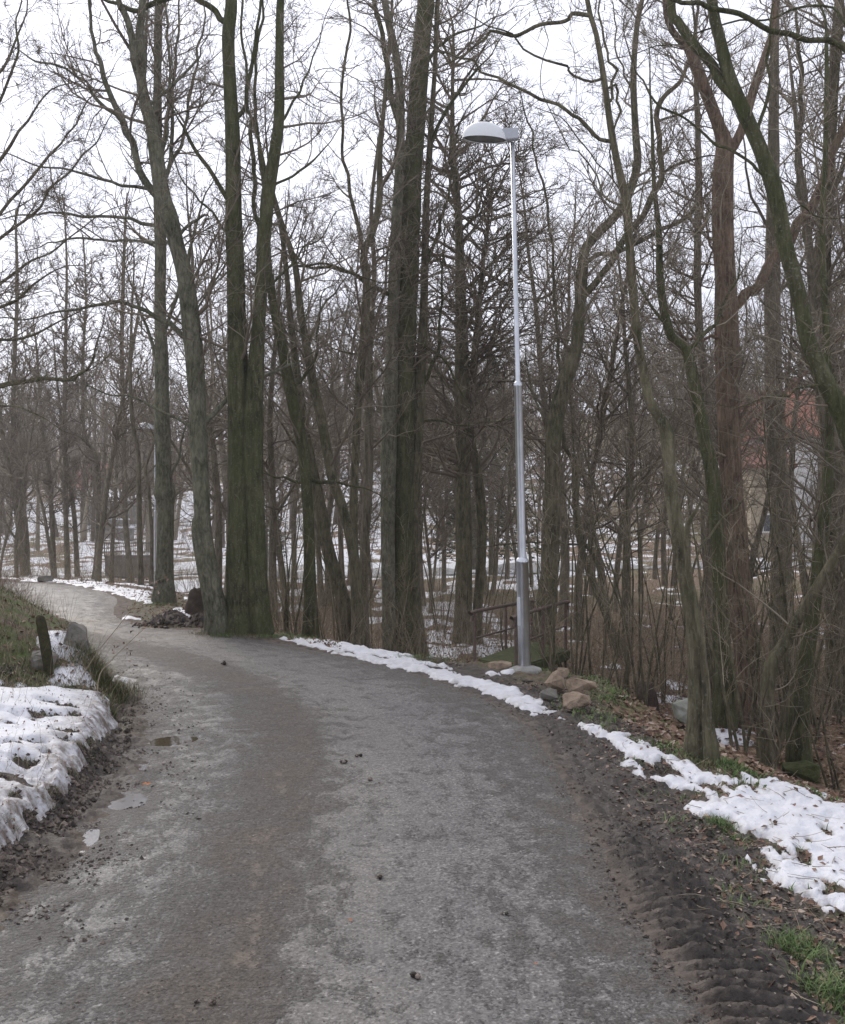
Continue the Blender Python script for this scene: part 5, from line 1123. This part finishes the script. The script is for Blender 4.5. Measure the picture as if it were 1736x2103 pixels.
# ------------------------------------------------------------------ across the valley: lower road, wall, railing, houses
M_FROAD = m_simple('lower_road_asphalt', (.15, .15, .155), (.24, .24, .25), .6, 1.5, 0)
xs = np.linspace(-34, 40, 75); rowsy = [46.5 - .0, 50.2]
V = []; 
for x in xs:
    for yy in rowsy:
        y_ = yy + 1.6 * math.sin(x * .06) + 2.2 * (x > 6) * (x - 6) / 20; V.append((x, y_, gz(x, y_) + .035))
Fr = np.array([[2 * i, 2 * i + 2, 2 * i + 3, 2 * i + 1] for i in range(len(xs) - 1)])
link('lower_road', mk('lower_road', V, Fr, M_FROAD), kind='structure')
def box(name, x0, x1, y0, y1, z0, z1, mat, parent=None, bev=.02, off=(0, 0, 0)):
    bm = bmesh.new(); bmesh.ops.create_cube(bm, size=1, matrix=Matrix.Translation(((x0 + x1) / 2 - off[0], (y0 + y1) / 2 - off[1], (z0 + z1) / 2 - off[2])) @ Matrix.Diagonal((x1 - x0, y1 - y0, z1 - z0, 1)))
    if bev: bmesh.ops.bevel(bm, geom=bm.edges[:], offset=bev, segments=1, affect='EDGES')
    return link(name, from_bm(name, bm, mat), parent)
M_WALLST = m_simple('old_stone_wall', (.14, .13, .115), (.36, .34, .31), .9, 3.2, .8, .08)
M_SNOWF = m_simple('snow_cap', (.78, .80, .84), (.84, .85, .88), .6, 2, .3, .05)
def fwall(label, px0, px1, pyt, pyb, D, snow=True):
    X0, _, zt = P(px0, pyt, D); X1, _, zb = P(px1, pyb, D); o = thing('stone_wall', label, 'wall', ((X0 + X1) / 2, D, zb)); of = tuple(o.location)
    box('wall', X0, X1, D, D + .5, min(zb, gz((X0 + X1) / 2, D)) - 1.2, zt, M_WALLST, o, .04, of)
    if snow: box('snow_cap', X0 - .05, X1 + .05, D - .05, D + .6, zt + .003, zt + .12, M_SNOWF, o, .04, of)
    return o
fwall('long dark stone wall below the railing, past the far bend', 215, 345, 1140, 1185, 46.0, False)
rt = thing('railing', 'thin metal railing on top of the long stone wall past the far bend', 'railing', P(215, 1140, 46.2)); B = np.array(rt.location)
M_RAIL = m_simple('dark_rail', (.12, .115, .11), (.20, .19, .18), .7, 10, 0)
X0, _, Z0 = P(215, 1140, 46.2); X1 = P(345, 1140, 46.2)[0]
for zz in (.55, .15): link('rail', pipe([(0, 0, zz), (X1 - X0, 0, zz)], .022, 'rail', M_RAIL, 5), rt)
for k in range(34):
    x = (X1 - X0) * k / 33; link('post' if k % 6 == 0 else 'bar', pipe([(x, 0, -.1), (x, 0, .55 if k % 6 else .6)], .022 if k % 6 == 0 else .011, 'bar', M_RAIL, 4), rt)
fwall('terrace wall on the snowy slope, upper one under the small white-roofed shed', 175, 300, 1030, 1062, 92)
fwall('short terrace wall below the upper one, on the snowy slope', 190, 262, 1068, 1092, 80)
fwall('stubby square terrace wall at the right end of the snowy slope', 238, 272, 1085, 1104, 72)
M_TILE = m_simple('orange_roof_tile', (.22, .08, .05), (.34, .135, .085), .8, 3, .5, .05)
M_TILE2 = m_simple('brown_red_roof', (.17, .075, .055), (.28, .13, .10), .85, 3, .5, .05)
M_WHITE = m_simple('white_plaster', (.62, .62, .60), (.74, .73, .71), .9, 2, .2, .01)
M_YEL = m_simple('yellow_plaster', (.33, .28, .20), (.43, .37, .27), .9, 2, .2, .01)
M_PANE = m_simple('window_pane', (.04, .045, .05), (.08, .085, .09), .1, 2, 0)
def house(name, label, x0, x1, y0, depth, z0, ze, zr, wall, roof, wins, snow=0, ridge_x=True, chim=True):
    o = thing(name, label, 'house', ((x0 + x1) / 2, y0, z0)); of = tuple(o.location)
    box('wall', x0, x1, y0, y0 + depth, z0 - 1.5, ze, wall, o, 0, of)
    ym = y0 + depth / 2; e_ = .35
    bm = bmesh.new(); prof = [(y0 - e_, ze - .12), (ym, zr), (y0 + depth + e_, ze - .12), (y0 + depth + e_, ze - .30), (y0 - e_, ze - .30)]
    vs = [[bm.verts.new((x - of[0], y - of[1], z - of[2])) for y, z in prof] for x in (x0 - e_, x1 + e_)]
    bm.faces.new(vs[0]); bm.faces.new(vs[1][::-1])
    for i in range(5): bm.faces.new((vs[0][i], vs[1][i], vs[1][(i + 1) % 5], vs[0][(i + 1) % 5]))
    bmesh.ops.recalc_face_normals(bm, faces=bm.faces); r_ = link('roof', from_bm('roof', bm, roof), o)
    if chim: box('chimney', x0 + (x1 - x0) * .3, x0 + (x1 - x0) * .3 + .6, ym - .3, ym + .3, zr - .8, zr + .8, M_TILE2, r_, .02, of)
    for (wx, wz, ww, wh) in wins:
        f = box('window', x0 + wx, x0 + wx + ww, y0 - .06, y0 + .05, z0 + wz, z0 + wz + wh, M_WHITE, o, .01, of)
        box('pane', x0 + wx + .1, x0 + wx + ww - .1, y0 - .075, y0 - .055, z0 + wz + .1, z0 + wz + wh - .1, M_PANE, f, 0, of)
    return o
D = 62; X0 = P(1560, 0, D)[0]; g0 = gz(X0 + 4, D)
house('house', 'white house with a steep orange tiled roof, glimpsed between trunks at the right', X0, X0 + 11, D, 9, g0, P(0, 890, D)[2], P(0, 800, D + 4)[2], M_WHITE, M_TILE,
      [(1.0, 1.0, 1.1, 1.5), (3.4, 1.0, 1.1, 1.5), (5.8, 1.0, 1.1, 1.5), (8.2, 1.0, 1.1, 1.5), (1.0, 4.0, 1.1, 1.4), (3.4, 4.0, 1.1, 1.4), (5.8, 4.0, 1.1, 1.4)])
X0 = P(1535, 0, 57)[0]; house('annexe', 'low yellow annexe with a reddish roof in front of the white house at the right', X0 + .2, X0 + 2.3, 57, 4, gz(X0, 57), P(0, 950, 57)[2], P(0, 912, 59)[2], M_YEL, M_TILE2, [(.6, 1.2, .8, 1.1)], chim=False)
D = 112; X0 = P(150, 0, D)[0]; X1 = P(325, 0, D)[0]; house('long_house', 'long low building with a dull red roof across the valley at the left', X0, X1, D, 10, gz(X0, D), P(0, 998, D)[2], P(0, 950, D + 5)[2], M_WHITE, M_TILE2,
      [(1 + 1.6 * i, .6, .8, .9) for i in range(5)])
D = 98; X0 = P(172, 0, D)[0]; X1 = P(238, 0, D)[0]; house('shed', 'small shed with a snow-covered roof above the terraces at the left', X0, X1, D, 4, P(0, 1035, D)[2], P(0, 1018, D)[2], P(0, 1003, D)[2], M_YEL, M_SNOWF, [(.5, .15, .5, .4)], chim=False)

# rusty-brown dead bush on the bank at the left edge
def dead_bush(label, px, py, D, n, h, seed):
    rg = np.random.default_rng(seed); X = (px - CX) / F * D + rg.normal(0, .22, n); Y = D + rg.normal(0, .25, n); z = terrain(X, Y, fine=False); d = nrm(np.stack([rg.normal(0, .5, n), rg.normal(0, .5, n), np.ones(n)], 1)); g = Geo()
    p1, r1 = grow(np.stack([X, Y, z - .02], 1), d, rg.uniform(.4, 1, n) * h, np.full(n, .0022), np.full(n, .001), 4, .2, 0, rg); g.add(*tubes(p1, r1, 3))
    p, dd, t_, i, rr = kids(p1, r1, np.full(n, 4), .3, (25, 70), rg); p2, r2 = grow(p, dd, rg.uniform(.03, .12, len(p)), rr * .7, rr * .3, 2, .2, 0, rg); g.add(*tubes(p2, r2, 3))
    link('dead_bush', g.mesh('dead_bush', M_DEADB), label=label, category='bush', kind='stuff')
M_DEADB = m_leaf('dead_bush', [(0, (.10, .06, .042)), (.6, (.18, .11, .078)), (1, (.26, .18, .13))])
dead_bush('rusty-brown dead bush on top of the left bank at the picture edge', -5, 1215, 12.4, 420, .55, 9)
tt_ = sum(len(m.loop_triangles) if m.loop_triangles else sum(len(p.vertices) - 2 for p in m.polygons) for m in bpy.data.meshes if m.users)
print('TOTAL TRIS', tt_, 'hero twigs', TRI[0])
